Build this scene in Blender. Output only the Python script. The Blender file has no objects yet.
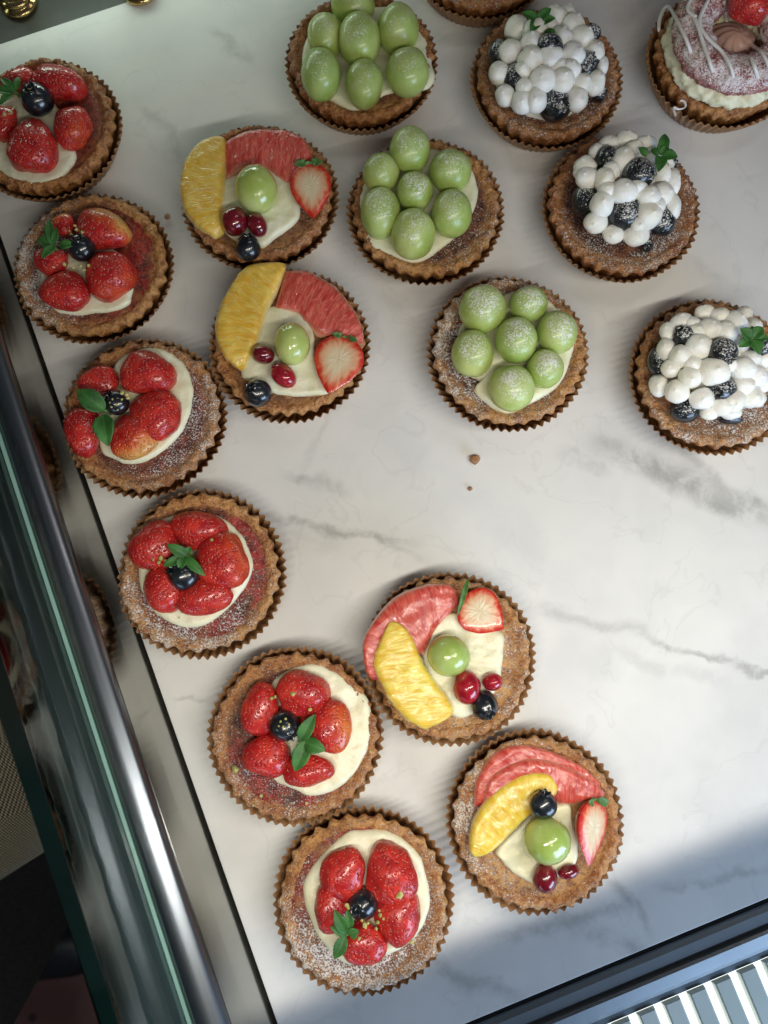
import bpy, bmesh, math, random
from mathutils import Vector, Matrix, noise as mnoise
R = random.Random(7)
S = 0.01                      # everything below is written in centimetres
scene = bpy.context.scene
COL = scene.collection
PI = math.pi
sin, cos = math.sin, math.cos

# ------------------------------------------------------------------ camera
FPX, TILT, HC = 800.0, math.radians(9.0), 44.8
ct, st_ = cos(TILT), sin(TILT)
def at(px, py, z=0.0):
    """point of the horizontal plane at height z (cm) seen in the photo at px, py"""
    dx = (px - 384.0) / FPX; dy = -(py - 512.0) / FPX
    wx, wy, wz = dx, dy * ct + st_, dy * st_ - ct
    t = (HC - z) / -wz
    return Vector((wx * t, wy * t, z))
cam = bpy.data.cameras.new('camera'); camo = bpy.data.objects.new('camera', cam); COL.objects.link(camo)
camo.location = (0, 0, HC * S); camo.rotation_euler = (TILT, 0, 0)
cam.sensor_fit = 'VERTICAL'; cam.sensor_height = 36.0; cam.lens = FPX / 1024 * 36.0
cam.clip_start = 0.01; cam.clip_end = 60
cam.dof.use_dof = True; cam.dof.focus_distance = 0.42; cam.dof.aperture_fstop = 9.0
scene.camera = camo

# ------------------------------------------------------------------ object helpers
def mesh(name, V, F, mat, parent=None, attrs=None, smooth=True, uv=None):
    me = bpy.data.meshes.new(name)
    me.from_pydata([tuple(c * S for c in v) for v in V], [], F)
    me.validate()
    if smooth: me.polygons.foreach_set('use_smooth', [True] * len(me.polygons))
    for k, vals in (attrs or {}).items():
        a = me.attributes.new(k, 'FLOAT', 'POINT'); a.data.foreach_set('value', [float(x) for x in vals])
    if uv:
        a = me.attributes.new('ribbon', 'FLOAT_VECTOR', 'POINT')
        a.data.foreach_set('vector', [c for p in uv for c in (p[0], p[1], 0.0)])
    bm = bmesh.new(); bm.from_mesh(me); bmesh.ops.recalc_face_normals(bm, faces=bm.faces); bm.to_mesh(me); bm.free()
    if mat: me.materials.append(mat)
    o = bpy.data.objects.new(name, me); COL.objects.link(o)
    if parent: o.parent = parent
    return o
def tag(o, label=None, cat=None, group=None, kind=None):
    if label: o['label'] = label
    if cat: o['category'] = cat
    if group: o['group'] = group
    if kind: o['kind'] = kind
    return o
def thing(name, loc, label, cat, group=None):
    o = bpy.data.objects.new(name, None); COL.objects.link(o); o.empty_display_size = 0.02
    o.location = Vector(loc) * S
    return tag(o, label, cat, group)
def grid_faces(nr, nc, closed=True):
    F = []
    for i in range(nr - 1):
        for j in range(nc if closed else nc - 1):
            j2 = (j + 1) % nc
            F.append((i * nc + j, i * nc + j2, (i + 1) * nc + j2, (i + 1) * nc + j))
    return F
def nz(p, s, seed=0.0):
    return mnoise.noise(Vector((p[0] * s + seed * 3.1, p[1] * s - seed * 1.7, p[2] * s + seed)))
def sstep(a, b, x):
    t = min(1, max(0, (x - a) / (b - a))); return t * t * (3 - 2 * t)
def spline(P, n, closed=False):
    P = [Vector((p[0], p[1], p[2] if len(p) > 2 else 0)) for p in P]
    m = len(P); D = []
    segs = m if closed else m - 1
    for i in range(segs):
        if closed: a, b, c, d = P[(i - 1) % m], P[i], P[(i + 1) % m], P[(i + 2) % m]
        else: a, b, c, d = P[max(i - 1, 0)], P[i], P[i + 1], P[min(i + 2, m - 1)]
        for k in range(12):
            t = k / 12
            D.append(0.5 * ((2 * b) + (c - a) * t + (2 * a - 5 * b + 4 * c - d) * t * t + (3 * b - a - 3 * c + d) * t ** 3))
    D.append(P[0].copy() if closed else P[-1].copy())
    L = [0]
    for i in range(1, len(D)): L.append(L[-1] + (D[i] - D[i - 1]).length)
    out = []; k = 0
    for i in range(n):
        s = L[-1] * i / (n if closed else n - 1)
        while k < len(L) - 2 and L[k + 1] < s: k += 1
        u = (s - L[k]) / max(1e-9, L[k + 1] - L[k]); out.append(D[k].lerp(D[k + 1], min(1, u)))
    return out

# ------------------------------------------------------------------ material helpers
class NT:
    def __init__(s, name):
        s.m = bpy.data.materials.new(name); s.m.use_nodes = True
        s.t = s.m.node_tree; s.t.nodes.clear()
        s.out = s.t.nodes.new('ShaderNodeOutputMaterial')
    def n(s, typ, ins=None, **kw):
        nd = s.t.nodes.new(typ)
        for k, v in kw.items(): setattr(nd, k, v)
        for k, v in (ins or {}).items(): s.set(nd, k, v)
        return nd
    def set(s, nd, k, v):
        i = nd.inputs[k]
        if isinstance(v, bpy.types.NodeSocket): s.t.links.new(v, i)
        elif isinstance(v, bpy.types.Node): s.t.links.new(v.outputs[0], i)
        else:
            if i.type == 'RGBA' and len(v) == 3: v = (*v, 1)
            i.default_value = v
    def math(s, op, a, b=0.0, c=0.0, clamp=False):
        nd = s.n('ShaderNodeMath', operation=op, use_clamp=clamp)
        s.set(nd, 0, a); s.set(nd, 1, b)
        if op in ('MULTIPLY_ADD',): s.set(nd, 2, c)
        return nd.outputs[0]
    def vm(s, op, a, b):
        nd = s.n('ShaderNodeVectorMath', operation=op); s.set(nd, 0, a); s.set(nd, 1, b)
        return nd.outputs['Value'] if op in ('DOT_PRODUCT', 'LENGTH', 'DISTANCE') else nd.outputs[0]
    def ss(s, v, a, b, lo=0.0, hi=1.0):
        nd = s.n('ShaderNodeMapRange', interpolation_type='SMOOTHSTEP')
        s.set(nd, 'Value', v); s.set(nd, 'From Min', a); s.set(nd, 'From Max', b); s.set(nd, 'To Min', lo); s.set(nd, 'To Max', hi)
        return nd.outputs[0]
    def mix(s, f, a, b):
        nd = s.n('ShaderNodeMix', data_type='RGBA'); nd.clamp_factor = True
        s.set(nd, 0, f); s.set(nd, 6, a); s.set(nd, 7, b); return nd.outputs[2]
    def coords(s, rnd=True):
        tc = s.n('ShaderNodeTexCoord')
        if not rnd: return tc.outputs['Object']
        oi = s.n('ShaderNodeObjectInfo'); k = s.math('MULTIPLY', oi.outputs['Random'], 7.3)
        return s.vm('ADD', tc.outputs['Object'], k)
    def noise(s, co, scale, detail=2.0, rough=0.5, dist=0.0):
        nd = s.n('ShaderNodeTexNoise', {'Scale': scale, 'Detail': detail, 'Roughness': rough, 'Distortion': dist})
        s.set(nd, 'Vector', co); return nd.outputs[0]
    def vor(s, co, scale, feature='F1', out='Distance'):
        nd = s.n('ShaderNodeTexVoronoi', {'Scale': scale}, feature=feature); s.set(nd, 'Vector', co); return nd.outputs[out]
    def attr(s, name):
        return s.n('ShaderNodeAttribute', attribute_name=name).outputs['Fac']
    def bump(s, h, dist, strength=1.0, normal=None):
        nd = s.n('ShaderNodeBump', {'Strength': strength, 'Distance': dist}); s.set(nd, 'Height', h)
        if normal is not None: s.set(nd, 'Normal', normal)
        return nd.outputs[0]
    def pbr(s, color, rough=0.5, **kw):
        nd = s.n('ShaderNodeBsdfPrincipled', {'Base Color': color, 'Roughness': rough})
        for k, v in kw.items(): s.set(nd, k.replace('_', ' '), v)
        s.t.links.new(nd.outputs[0], s.out.inputs[0]); s.p = nd
        return s.m
M = {}
def sugar_mask(t, co, level, gate=0.5):
    """icing sugar: fine specks whose density follows the sifted patches"""
    fine = t.noise(co, 1150, 2, 0.7); patch = t.noise(co, 85, 3, 0.65)
    lv = t.math('MULTIPLY', level, t.ss(patch, 0.25, 0.70, 0.45, 1.2))
    thr = t.math('MULTIPLY_ADD', lv, -0.30, 0.690)
    return t.math('MULTIPLY', t.ss(fine, thr, t.math('ADD', thr, 0.10)), 0.92)

# baked pastry
def m_crust():
    t = NT('baked_pastry'); co = t.coords()
    a = t.noise(co, 120, 5, 0.68); b = t.noise(co, 480, 4, 0.7); d = t.vor(co, 620)
    c = t.mix(t.ss(a, 0.36, 0.62), (0.30, 0.098, 0.028), (0.60, 0.28, 0.090))
    c = t.mix(t.ss(t.noise(co, 55, 3), 0.54, 0.72, 0, 0.5), c, (0.16, 0.052, 0.017))
    c = t.mix(t.math('MULTIPLY', t.attr('golden'), t.ss(a, .3, .62, .25, 1)), c, (0.72, 0.40, 0.13))
    c = t.mix(t.math('MULTIPLY', t.n('ShaderNodeObjectInfo').outputs['Random'], .35), c, (0.34, 0.105, 0.040))
    c = t.mix(t.ss(b, 0.54, 0.70, 0, .75), c, (0.76, 0.46, 0.19))
    c = t.mix(t.ss(b, 0.46, 0.34, 0, .55), c, (0.085, 0.028, 0.010))
    m = sugar_mask(t, co, t.attr('sugar'))
    c = t.mix(m, c, (0.84, 0.80, 0.74))
    h = t.math('ADD', t.math('MULTIPLY', a, 0.9), t.math('MULTIPLY', b, 0.6))
    h = t.math('MULTIPLY_ADD', t.ss(d, 0, .6), 0.14, t.math('MULTIPLY_ADD', m, 0.2, h))
    t.pbr(c, t.ss(m, 0, 1, 0.42, 0.9), Normal=t.bump(h, 0.0017, 1.0))
    return t.m
def m_fill():
    t = NT('frangipane_filling'); co = t.coords()
    a = t.noise(co, 150, 5, 0.68); b = t.noise(co, 540, 3, 0.68)
    base = t.mix(t.ss(a, 0.36, 0.64), (0.065, 0.017, 0.009), (0.24, 0.080, 0.030))
    jam = t.mix(t.ss(a, 0.36, 0.64), (0.16, 0.010, 0.009), (0.40, 0.045, 0.030))
    gold = t.mix(t.ss(a, 0.36, 0.64), (0.40, 0.16, 0.045), (0.68, 0.38, 0.13))
    c = t.mix(t.attr('golden'), base, gold)
    j = t.math('MULTIPLY', t.attr('jam'), t.ss(t.noise(co, 90, 4, .65), .34, .56))
    c = t.mix(j, c, jam)
    c = t.mix(t.ss(b, 0.46, 0.34, 0, .6), c, (0.035, 0.012, 0.007))
    m = sugar_mask(t, co, t.attr('sugar'))
    c = t.mix(m, c, (0.82, 0.78, 0.74))
    h = t.math('MULTIPLY_ADD', m, 0.3, t.math('ADD', a, t.math('MULTIPLY', b, 0.6)))
    r = t.math('MAXIMUM', t.math('MULTIPLY_ADD', j, -0.30, 0.5), t.math('MULTIPLY', m, 0.9))
    t.pbr(c, r, Normal=t.bump(h, 0.0016, 1.0))
    return t.m
def m_paper():
    t = NT('brown_baking_paper'); co = t.coords()
    a = t.noise(co, 90, 3, 0.6)
    c = t.mix(t.ss(a, .3, .7), (0.25, 0.125, 0.052), (0.36, 0.195, 0.085))
    c = t.mix(t.ss(t.noise(co, 40, 2), .55, .7, 0, .55), c, (0.15, 0.065, 0.025))     # butter stains
    t.pbr(c, 0.55, Normal=t.bump(t.noise(co, 900, 2), 0.0003, 0.5))
    return t.m
def m_cream(name, col, rough=0.38):
    t = NT(name); co = t.coords()
    a = t.noise(co, 160, 3, 0.55); b = t.noise(co, 45, 2)
    c = t.mix(t.ss(b, .3, .7), col, tuple(x * k for x, k in zip(col, (0.95, 0.93, 0.86))))
    t.pbr(c, rough, Normal=t.bump(t.math('ADD', a, b), 0.0013, 0.6), Subsurface_Weight=0.35, Subsurface_Radius=(.004, .003, .002), Subsurface_Scale=0.6)
    return t.m
def m_strawberry():
    t = NT('strawberry_skin'); co = t.coords(False)
    d = t.vor(co, 600); nn = t.noise(co, 150, 4, .65)
    pale = t.attr('pale')
    red = t.mix(t.ss(nn, .35, .7), (0.42, 0.010, 0.012), (0.70, 0.044, 0.027))
    org = t.mix(t.ss(pale, .45, 1.0), (0.66, 0.11, 0.02), (0.72, 0.38, 0.10))
    c = t.mix(t.ss(t.math('MULTIPLY_ADD', nn, 0.3, pale), .32, .85), red, org)
    seed = t.ss(d, 0.12, 0.24, 1, 0)
    c = t.mix(t.math('MULTIPLY', seed, 0.40), c, (0.85, 0.36, 0.14))
    h = t.math('ADD', t.ss(d, 0.0, 0.5), t.math('MULTIPLY', t.ss(d, 0.0, 0.13, 1, 0), 0.4))
    h = t.math('MULTIPLY_ADD', nn, 0.3, h)
    t.pbr(c, 0.32, Normal=t.bump(h, 0.0009, 0.8), Subsurface_Weight=0.25, Subsurface_Radius=(.005, .001, .0008), Subsurface_Scale=0.5,
          Coat_Weight=0.5, Coat_Roughness=0.13, Coat_Normal=t.bump(h, 0.0012, 0.9))
    return t.m
def m_halfberry():
    t = NT('cut_strawberry'); co = t.coords(False)
    core = t.attr('core'); up = t.attr('cut'); st = t.attr('streak')
    str_ = t.noise(t.n('ShaderNodeCombineXYZ', {'X': t.math('MULTIPLY', st, 20.0), 'Y': t.math('MULTIPLY', core, 2.5)}), 1.0, 2)
    k = t.math('MULTIPLY_ADD', t.math('SUBTRACT', str_, .5), t.ss(core, .15, .6, .6, .12), core)
    c = t.n('ShaderNodeValToRGB'); t.set(c, 0, k)
    e = c.color_ramp.elements; e[0].position = 0.02; e[0].color = (0.55, 0.02, 0.012, 1); e[1].position = 0.66; e[1].color = (0.80, 0.66, 0.44, 1)
    x = e.new(0.13); x.color = (0.70, 0.09, 0.04, 1); x = e.new(0.33); x.color = (0.78, 0.42, 0.24, 1)
    d = t.vor(co, 430); nn = t.noise(co, 150, 3)
    skin = t.mix(t.ss(nn, .35, .7), (0.36, 0.006, 0.008), (0.55, 0.02, 0.012))
    skin = t.mix(t.ss(d, 0.14, 0.24, .8, 0), skin, (0.62, 0.35, 0.10))
    col = t.mix(up, skin, c.outputs[0])
    h = t.mix(up, t.ss(d, 0, .5), str_)
    t.pbr(col, 0.3, Normal=t.bump(h, 0.0010, 0.6), Subsurface_Weight=0.25, Subsurface_Radius=(.005, .002, .001), Subsurface_Scale=0.5, Coat_Weight=0.45, Coat_Roughness=0.12)
    return t.m
def m_citrus(name, deep, light, pith):
    t = NT(name); co = t.coords()
    rb = t.n('ShaderNodeAttribute', attribute_name='ribbon').outputs['Vector']
    wob = t.n('ShaderNodeTexNoise', {'Scale': 90, 'Detail': 2}); t.set(wob, 'Vector', co)
    rb = t.vm('ADD', rb, t.vm('MULTIPLY', t.vm('SUBTRACT', wob.outputs['Color'], (.5, .5, .5)), (.5, .5, 0)))
    st = t.vm('MULTIPLY', rb, (1.0, 0.24, 1.0))
    dv = t.vor(st, 4.6, 'DISTANCE_TO_EDGE'); v = t.noise(st, 3.2, 4, 0.65); w = t.noise(co, 170, 3, .6); g = t.noise(co, 60, 2)
    c = t.mix(t.ss(v, .36, .64), deep, light)
    c = t.mix(t.ss(dv, .10, .0, 0, .32), c, pith)
    c = t.mix(t.ss(g, .5, .75, 0, .35), c, deep)
    c = t.mix(t.ss(t.attr('edge'), 0.0, 1.0), c, pith)
    h = t.math('MULTIPLY_ADD', t.ss(dv, 0, .16), .5, t.math('MULTIPLY', w, 1.2))
    t.pbr(c, 0.3, Normal=t.bump(h, 0.00028, 0.5), Subsurface_Weight=0.40, Subsurface_Radius=(.008, .005, .002), Subsurface_Scale=0.6,
          Coat_Weight=0.9, Coat_Roughness=0.04, Coat_Normal=t.bump(t.math('MULTIPLY_ADD', t.ss(dv, 0, .3), .3, t.math('ADD', w, t.math('MULTIPLY', t.noise(co, 380, 2), .8))), 0.0008, 1.0))
    return t.m
def m_grape(name, dusted):
    t = NT(name); co = t.coords(); oi = t.n('ShaderNodeObjectInfo').outputs['Random']
    a = t.noise(co, 70, 3); b = t.noise(co, 240, 3, .6)
    c = t.mix(t.ss(a, .3, .7), (0.40, 0.50, 0.11), (0.60, 0.66, 0.25))
    c = t.mix(t.math('MULTIPLY', oi, 0.45), c, (0.27, 0.44, 0.10))
    if dusted:
        geo = t.n('ShaderNodeNewGeometry'); sep = t.n('ShaderNodeSeparateXYZ'); t.set(sep, 0, geo.outputs['Normal'])
        lv = t.math('MULTIPLY', t.ss(sep.outputs[2], 0.35, 0.95, 0, .85), t.attr('dust'))
        m = sugar_mask(t, co, lv)
        hz = t.math('MULTIPLY', t.ss(b, .3, .7), t.math('MULTIPLY', lv, 0.35))
        c = t.mix(hz, c, (0.62, 0.72, 0.50)); c = t.mix(m, c, (0.85, 0.86, 0.80))
        t.pbr(c, t.ss(m, 0, 1, .34, .9), Normal=t.bump(t.math('MULTIPLY_ADD', m, .5, b), 0.0006, 0.5), Subsurface_Weight=0.75, Subsurface_Radius=(.006, .008, .003), Subsurface_Scale=0.8, Coat_Weight=0.35, Coat_Roughness=.18)
    else:
        t.pbr(c, 0.2, Normal=t.bump(b, 0.0004, 0.4), Subsurface_Weight=0.75, Subsurface_Radius=(.006, .008, .003), Subsurface_Scale=0.9, Coat_Weight=1.0, Coat_Roughness=0.05, Coat_Normal=t.bump(b, 0.0008, 0.5))
    return t.m
def m_blueberry(name, dust):
    t = NT(name); co = t.coords()
    a = t.noise(co, 160, 3)
    c = t.mix(t.ss(a, .35, .7), (0.004, 0.006, 0.008), (0.014, 0.020, 0.028))
    if dust > 0:
        geo = t.n('ShaderNodeNewGeometry'); sep = t.n('ShaderNodeSeparateXYZ'); t.set(sep, 0, geo.outputs['Normal'])
        m = sugar_mask(t, co, t.math('MULTIPLY', t.ss(sep.outputs[2], 0.25, 1.0), dust))
        c = t.mix(m, c, (0.78, 0.79, 0.78)); r = t.ss(m, 0, 1, .3, .9); coat = t.ss(m, 0, 1, .6, 0)
    else: r, coat = 0.28, 0.9
    t.pbr(c, r, Normal=t.bump(a, 0.0007, 0.5), Coat_Weight=coat, Coat_Roughness=0.08)
    return t.m
def m_simple(name, c1, c2, scale, rough, bump=0.0004, **kw):
    t = NT(name); co = t.coords(); a = t.noise(co, scale, 3, .6)
    t.pbr(t.mix(t.ss(a, .3, .7), c1, c2), rough, Normal=t.bump(a, bump, 0.6), **kw); return t.m
def m_leaf():
    t = NT('mint_leaf'); co = t.coords()
    rb = t.n('ShaderNodeAttribute', attribute_name='ribbon').outputs['Vector']
    sep = t.n('ShaderNodeSeparateXYZ'); t.set(sep, 0, rb)
    u, v = sep.outputs[0], sep.outputs[1]
    av = t.math('ABSOLUTE', v)
    w = t.math('SINE', t.math('MULTIPLY', t.math('MULTIPLY_ADD', av, -0.55, u), 40.0))
    vein = t.math('MAXIMUM', t.ss(w, .55, 1.0, 0, .8), t.ss(av, .02, .14, 1, 0))
    c = t.mix(t.ss(t.noise(co, 140, 3), .3, .7), (0.018, 0.085, 0.014), (0.055, 0.20, 0.035))
    c = t.mix(t.math('MULTIPLY', vein, .35), c, (0.11, 0.27, 0.07))
    t.pbr(c, 0.55, Normal=t.bump(vein, 0.0022, -0.8), Subsurface_Weight=0.12, Subsurface_Radius=(.001, .003, .001), Subsurface_Scale=.5)
    return t.m
M['crust'] = m_crust(); M['fill'] = m_fill(); M['paper'] = m_paper()
M['cream'] = m_cream('custard_cream', (0.89, 0.87, 0.65)); M['whip'] = m_cream('whipped_cream', (0.94, 0.94, 0.90), 0.42)
M['straw'] = m_strawberry(); M['half'] = m_halfberry()
M['orange'] = m_citrus('orange_flesh', (0.87, 0.53, 0.020), (0.92, 0.72, 0.11), (0.93, 0.84, 0.42))
M['orange_pinklit'] = m_citrus('orange_flesh_pinklit', (0.86, 0.49, 0.030), (0.91, 0.67, 0.13), (0.92, 0.80, 0.42))  # orange flesh with the pinkish light at the back put into its colour
M['pink'] = m_citrus('grapefruit_flesh', (0.56, 0.042, 0.036), (0.74, 0.135, 0.095), (0.86, 0.42, 0.28))
M['grape'] = m_grape('glazed_grape', False); M['dgrape'] = m_grape('sugared_grape', True)
M['bb'] = m_blueberry('glazed_blueberry', 0); M['dbb'] = m_blueberry('sugared_blueberry', 0.72)
M['currant'] = m_simple('red_currant', (0.10, 0.004, 0.010), (0.22, 0.008, 0.018), 220, 0.2, Coat_Weight=1.0, Coat_Roughness=0.05)
M['currant_bright'] = m_simple('bright_red_currant', (0.26, 0.006, 0.014), (0.45, 0.015, 0.03), 220, 0.2, Coat_Weight=1.0, Coat_Roughness=0.05)
M['leaf'] = m_leaf()
M['stem'] = m_simple('green_stem', (0.05, 0.15, 0.03), (0.12, 0.24, 0.06), 300, 0.5)
M['pist'] = m_simple('pistachio', (0.36, 0.38, 0.08), (0.62, 0.55, 0.22), 300, 0.7)
M['crumb'] = m_simple('pastry_crumb', (0.26, 0.12, 0.05), (0.45, 0.25, 0.12), 300, 0.8)

# ------------------------------------------------------------------ tart builder
class Tart:
    def __init__(s, name, view, cup, label, cat, group=None, seed=0, k=1.0):
        x0, y0, sc = view; s.view = view
        s.cx, s.cy = cup
        p = at(s.cx, s.cy, 1.9); s.o = Vector((p.x, p.y, 0.012))
        s.k = k; s.seed = seed; s.r = random.Random(seed)
        s.root = thing(name, s.o, label, cat, group)
    def P(s, zx, zy, z):                        # photo point at height z, relative to the tart
        x0, y0, sc = s.view
        return at(x0 + zx / sc, y0 + zy / sc, z) - s.o
    def cm(s, zx, zy, z, dz):                   # length of dz zoomed pixels there
        return (s.P(zx + dz, zy, z) - s.P(zx, zy, z)).length
    def add(s, name, V, F, mat, parent=None, **kw):
        return mesh(name, V, F, mat, parent or s.root, **kw)
    # paper cup
    def cup(s, h=1.9, rt=4.5):
        n = 62; per = 6; N = n * per; rings = [0, .25, .5, .75, 1.0]
        V = []; sd = s.seed
        for wall in (0, 1):
            seq = rings if wall == 0 else rings[::-1]
            for t in seq:
                z = h * t; r0 = 3.5 + (rt - 3.5) * t ** 0.9; amp = 0.05 + 0.085 * t
                for j in range(N):
                    a = 2 * PI * j / N
                    ph = (j % per) / per; tri = 1 - 4 * abs(ph - 0.5)
                    tri = max(-.7, min(.7, tri * 1.05)) * (1 + .35 * nz((cos(a) * 5, sin(a) * 5, 2), 1, sd))
                    lo = nz((cos(a), sin(a), 0), 1.6, sd)
                    r = (r0 + amp * tri + 0.10 * t * lo + 0.03*t*nz((cos(a)*6, sin(a)*6, 0), 1, sd)) * s.k - (0.03 if wall else 0)
                    V.append((r * cos(a), r * sin(a), z + (0.05 * lo + .03 * nz((cos(a), sin(a), 4), 9, sd)) * t + (0.03 if wall and t == 0 else 0)))
        F = grid_faces(10, N)
        F.append(tuple(range(N))[::-1]); F.append(tuple(9 * N + j for j in range(N)))
        s.add('paper_cup', V, F, M['paper'])
    # pastry shell and filling
    def shell(s, sugar=0.4, sdir=200, sall=0.35, jam=0.0, jdir=0, jall=0.0, golden=0.3, off=(0, 0), fgold=0.0, rk=1.0, fz=0.0):
        n = 32; per = 10; N = n * per; sd = s.seed
        prof = [(3.15, .06, .05), (3.3, .1, .09), (3.55, .7, .12), (3.8, 1.3, .13), (4.0, 1.8, .14), (4.13, 2.08, .14), (4.16, 2.25, .12), (4.12, 2.40, .09),
                (4.02, 2.50, .06), (3.88, 2.54, .035), (3.74, 2.49, .02), (3.62, 2.39, .01), (3.48, 2.25, 0), (3.36, 2.2, 0), (3.28, 2.0, 0), (3.2, 1.7, 0)]
        prof = [tuple(p) for p in spline(prof, 34)]
        V = []; sg = []; gd = []
        for i, (r, z, am) in enumerate(prof):
            for j in range(N):
                a = 2 * PI * j / N
                w = cos(n * a + 0.9 * nz((cos(a), sin(a), 0), 2.2, sd + 5))
                w = (w + 0.25 * abs(w)) * (.72 + .75 * nz((cos(a), sin(a), 3), 3.1, sd))
                lo = nz((cos(a), sin(a), 0), 1.3, sd); mid = nz((cos(a), sin(a), z * .3), 4.5, sd + 2)
                top = sstep(1.5, 2.4, z)
                rr = r * rk + am * w + 0.17 * lo * top + 0.12 * mid * top
                p = (rr * cos(a), rr * sin(a), z)
                q = nz(p, 3.0, sd + 1); q2 = nz(p, 8.0, sd + 3)
                q3 = nz(p, 17.0, sd + 6)
                zz = z + top * (0.11 * q + 0.09 * q2 + 0.05 * q3 + 0.05 * lo)
                rr += 0.05 * q2 + 0.02 * q3
                V.append((rr * cos(a) * s.k + off[0], rr * sin(a) * s.k + off[1], zz))
                d = 0.5 + 0.5 * cos(a - math.radians(sdir))
                sg.append((sall + sugar * d ** 1.5) * sstep(1.9, 2.3, zz) * (1.0 if r < 4.14 else .7))
                gd.append(golden * (1.0 if r > 3.95 else 0.45))
        F = grid_faces(len(prof), N); F.append(tuple(range(N))[::-1])
        s.add('pastry_shell', V, F, M['crust'], attrs={'sugar': sg, 'golden': gd})
        V = []; sg = []; jm = []; gd = []; Nn = 120; K = 16
        for i in range(K):
            r = 3.70 * (1 - (i / (K - 1)) ** 1.0) if i < K - 1 else 0.02
            for j in range(Nn):
                a = 2 * PI * j / Nn
                p = (r * cos(a), r * sin(a), 0)
                z = 2.36 + fz - 0.12 * sstep(2.6, 0.5, r) + 0.07 * nz(p, 2.2, sd + 9) + 0.04 * nz(p, 6, sd + 4) - 0.06 * sstep(3.35, 3.70, r)
                V.append((p[0] * s.k * rk + off[0], p[1] * s.k * rk + off[1], z))
                d = 0.5 + 0.5 * cos(a - math.radians(sdir)); sg.append(sall + sugar * d ** 1.5)
                d2 = 0.5 + 0.5 * cos(a - math.radians(jdir)); jm.append(min(1, jall + jam * sstep(.45, .8, d2)))
                gd.append(max(fgold, .75 * sstep(3.2, 3.66, r)))
        F = grid_faces(K, Nn)
        s.add('filling', V, F, M['fill'], attrs={'sugar': sg, 'jam': jm, 'golden': gd})
    # a poured or spread shape with a measured outline
    def pool(s, name, pts, z0=2.15, h=0.42, mat=None, zm=2.5, rough=0.05, dome=0.06):
        O = [s.P(x, y, zm) for x, y in pts]; O = spline([(p.x, p.y, 0) for p in O], 96, True)
        c = sum(O, Vector()) / len(O); V = []
        prof = [(0.98, 0), (1.0, .35), (0.995, .62), (0.97, .86), (0.94, 1.0), (0.90, 1.05), (.85, 1.06), (.79, 1.06), (.72, 1.05), (.64, 1.05), (.56, 1.04), (.48, 1.03), (.4, 1.03), (.32, 1.04), (.24, 1.04), (.16, 1.05), (.08, 1.05), (.005, 1.05)]
        for f, hz in prof:
            for p in O:
                q = c + (p - c) * f
                e = nz((q.x, q.y, 0), 1.3, s.seed + 20) * rough * 2.2 + nz((q.x, q.y, 0), 3.6, s.seed + 21) * rough * .8
                V.append((q.x + e * .6 * (f > .9), q.y + e * .6 * (f > .9), z0 + h * hz + (e + dome * (1 - f)) * min(1, hz)))
        F = grid_faces(len(prof), 96); F.append(tuple(range(96)))
        return s.add(name, V, F, mat or M['cream'])
    # a whole or halved strawberry, skin up: bbox w x h in zoomed pixels, tip towards tip=(zx,zy)
    def berry(s, zx, zy, w, h, tip=None, pale=0.0, z=2.95, hh=None, ang=None):
        c = s.P(zx, zy, z); a_, b_ = s.cm(zx, zy, z, w / 2), s.cm(zx, zy, z, h / 2)
        if ang is None:
            d = s.P(tip[0], tip[1], z) - c; th = math.atan2(d.y, d.x)
        else: th = -math.radians(ang)
        hh = hh or 0.72 * (a_ + b_) / 2
        K, N = 22, 32; V = []; pl = []
        for i in range(K):
            t = i / (K - 1); x = -cos(PI * t)              # -1 broad end, 1 tip
            f = max(0, 1 - x * x) ** .46 * (1 - 0.30 * x - 0.10 * x * x)
            for j in range(N):
                ph = 2 * PI * j / N
                y, zz = f * cos(ph) * 1.02, f * (abs(sin(ph)) ** .85) * (1 if sin(ph) > 0 else -1)
                q = Vector((x, y, zz)); e = 1.065 + 0.12 * nz(q, 1.3, s.seed + zx) + 0.035 * nz(q, 4, s.seed + zy)
                X, Y = (x * cos(th) - y * sin(th)) * e, (x * sin(th) + y * cos(th)) * e
                V.append((c.x + X * a_, c.y + Y * b_, c.z + zz * hh * e + 0.10 * x * hh))
                pl.append(pale * sstep(0.5, -1.0, x) * (1.1 + .5 * nz(q, 1.5, s.seed)))
        s.add('strawberry', V, grid_faces(K, N), M['straw'], attrs={'pale': pl})
    # cut strawberry, from the stem end to the tip, both in zoomed pixels; roll turns the cut face
    def half(s, stem, tip, w, roll=0, z=3.0, leaf=0.0, mat=None):
        A = s.P(*stem, z); B = s.P(*tip, z); d = B - A; L = d.length; d.normalize()
        W = s.cm(*stem, z, w / 2); Mx = Matrix(((d.y, d.x, 0), (-d.x, d.y, 0), (0, 0, 1)))
        rot = Matrix.Rotation(math.radians(roll), 3, 'Y')
        ctrl = [(0, .02), (.02, .32), (.08, .62), (.18, .87), (.3, .99), (.4, 1.0), (.55, .90), (.7, .70), (.85, .40), (.95, .17), (1, .02)]
        K = 26; N = 14
        prf = spline([(y, x, 0) for y, x in ctrl], K)
        V = []; core = []; cut = []; stk = []
        def put(x, y, z_, c_, u_, k_):
            x *= 1 + .05 * nz((y * 3, x, 1), 1, s.seed); p = A + Mx @ (rot @ Vector((x, y, z_))); V.append(tuple(p)); core.append(c_); cut.append(u_); stk.append(k_)
        for q in prf:                                           # skin, below
            for j in range(N + 1):
                ph = PI * j / N; put(-cos(ph) * q.y * W, q.x * L, -sin(ph) * q.y * W * .72, 0, 0, 0)
        F = []
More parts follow.
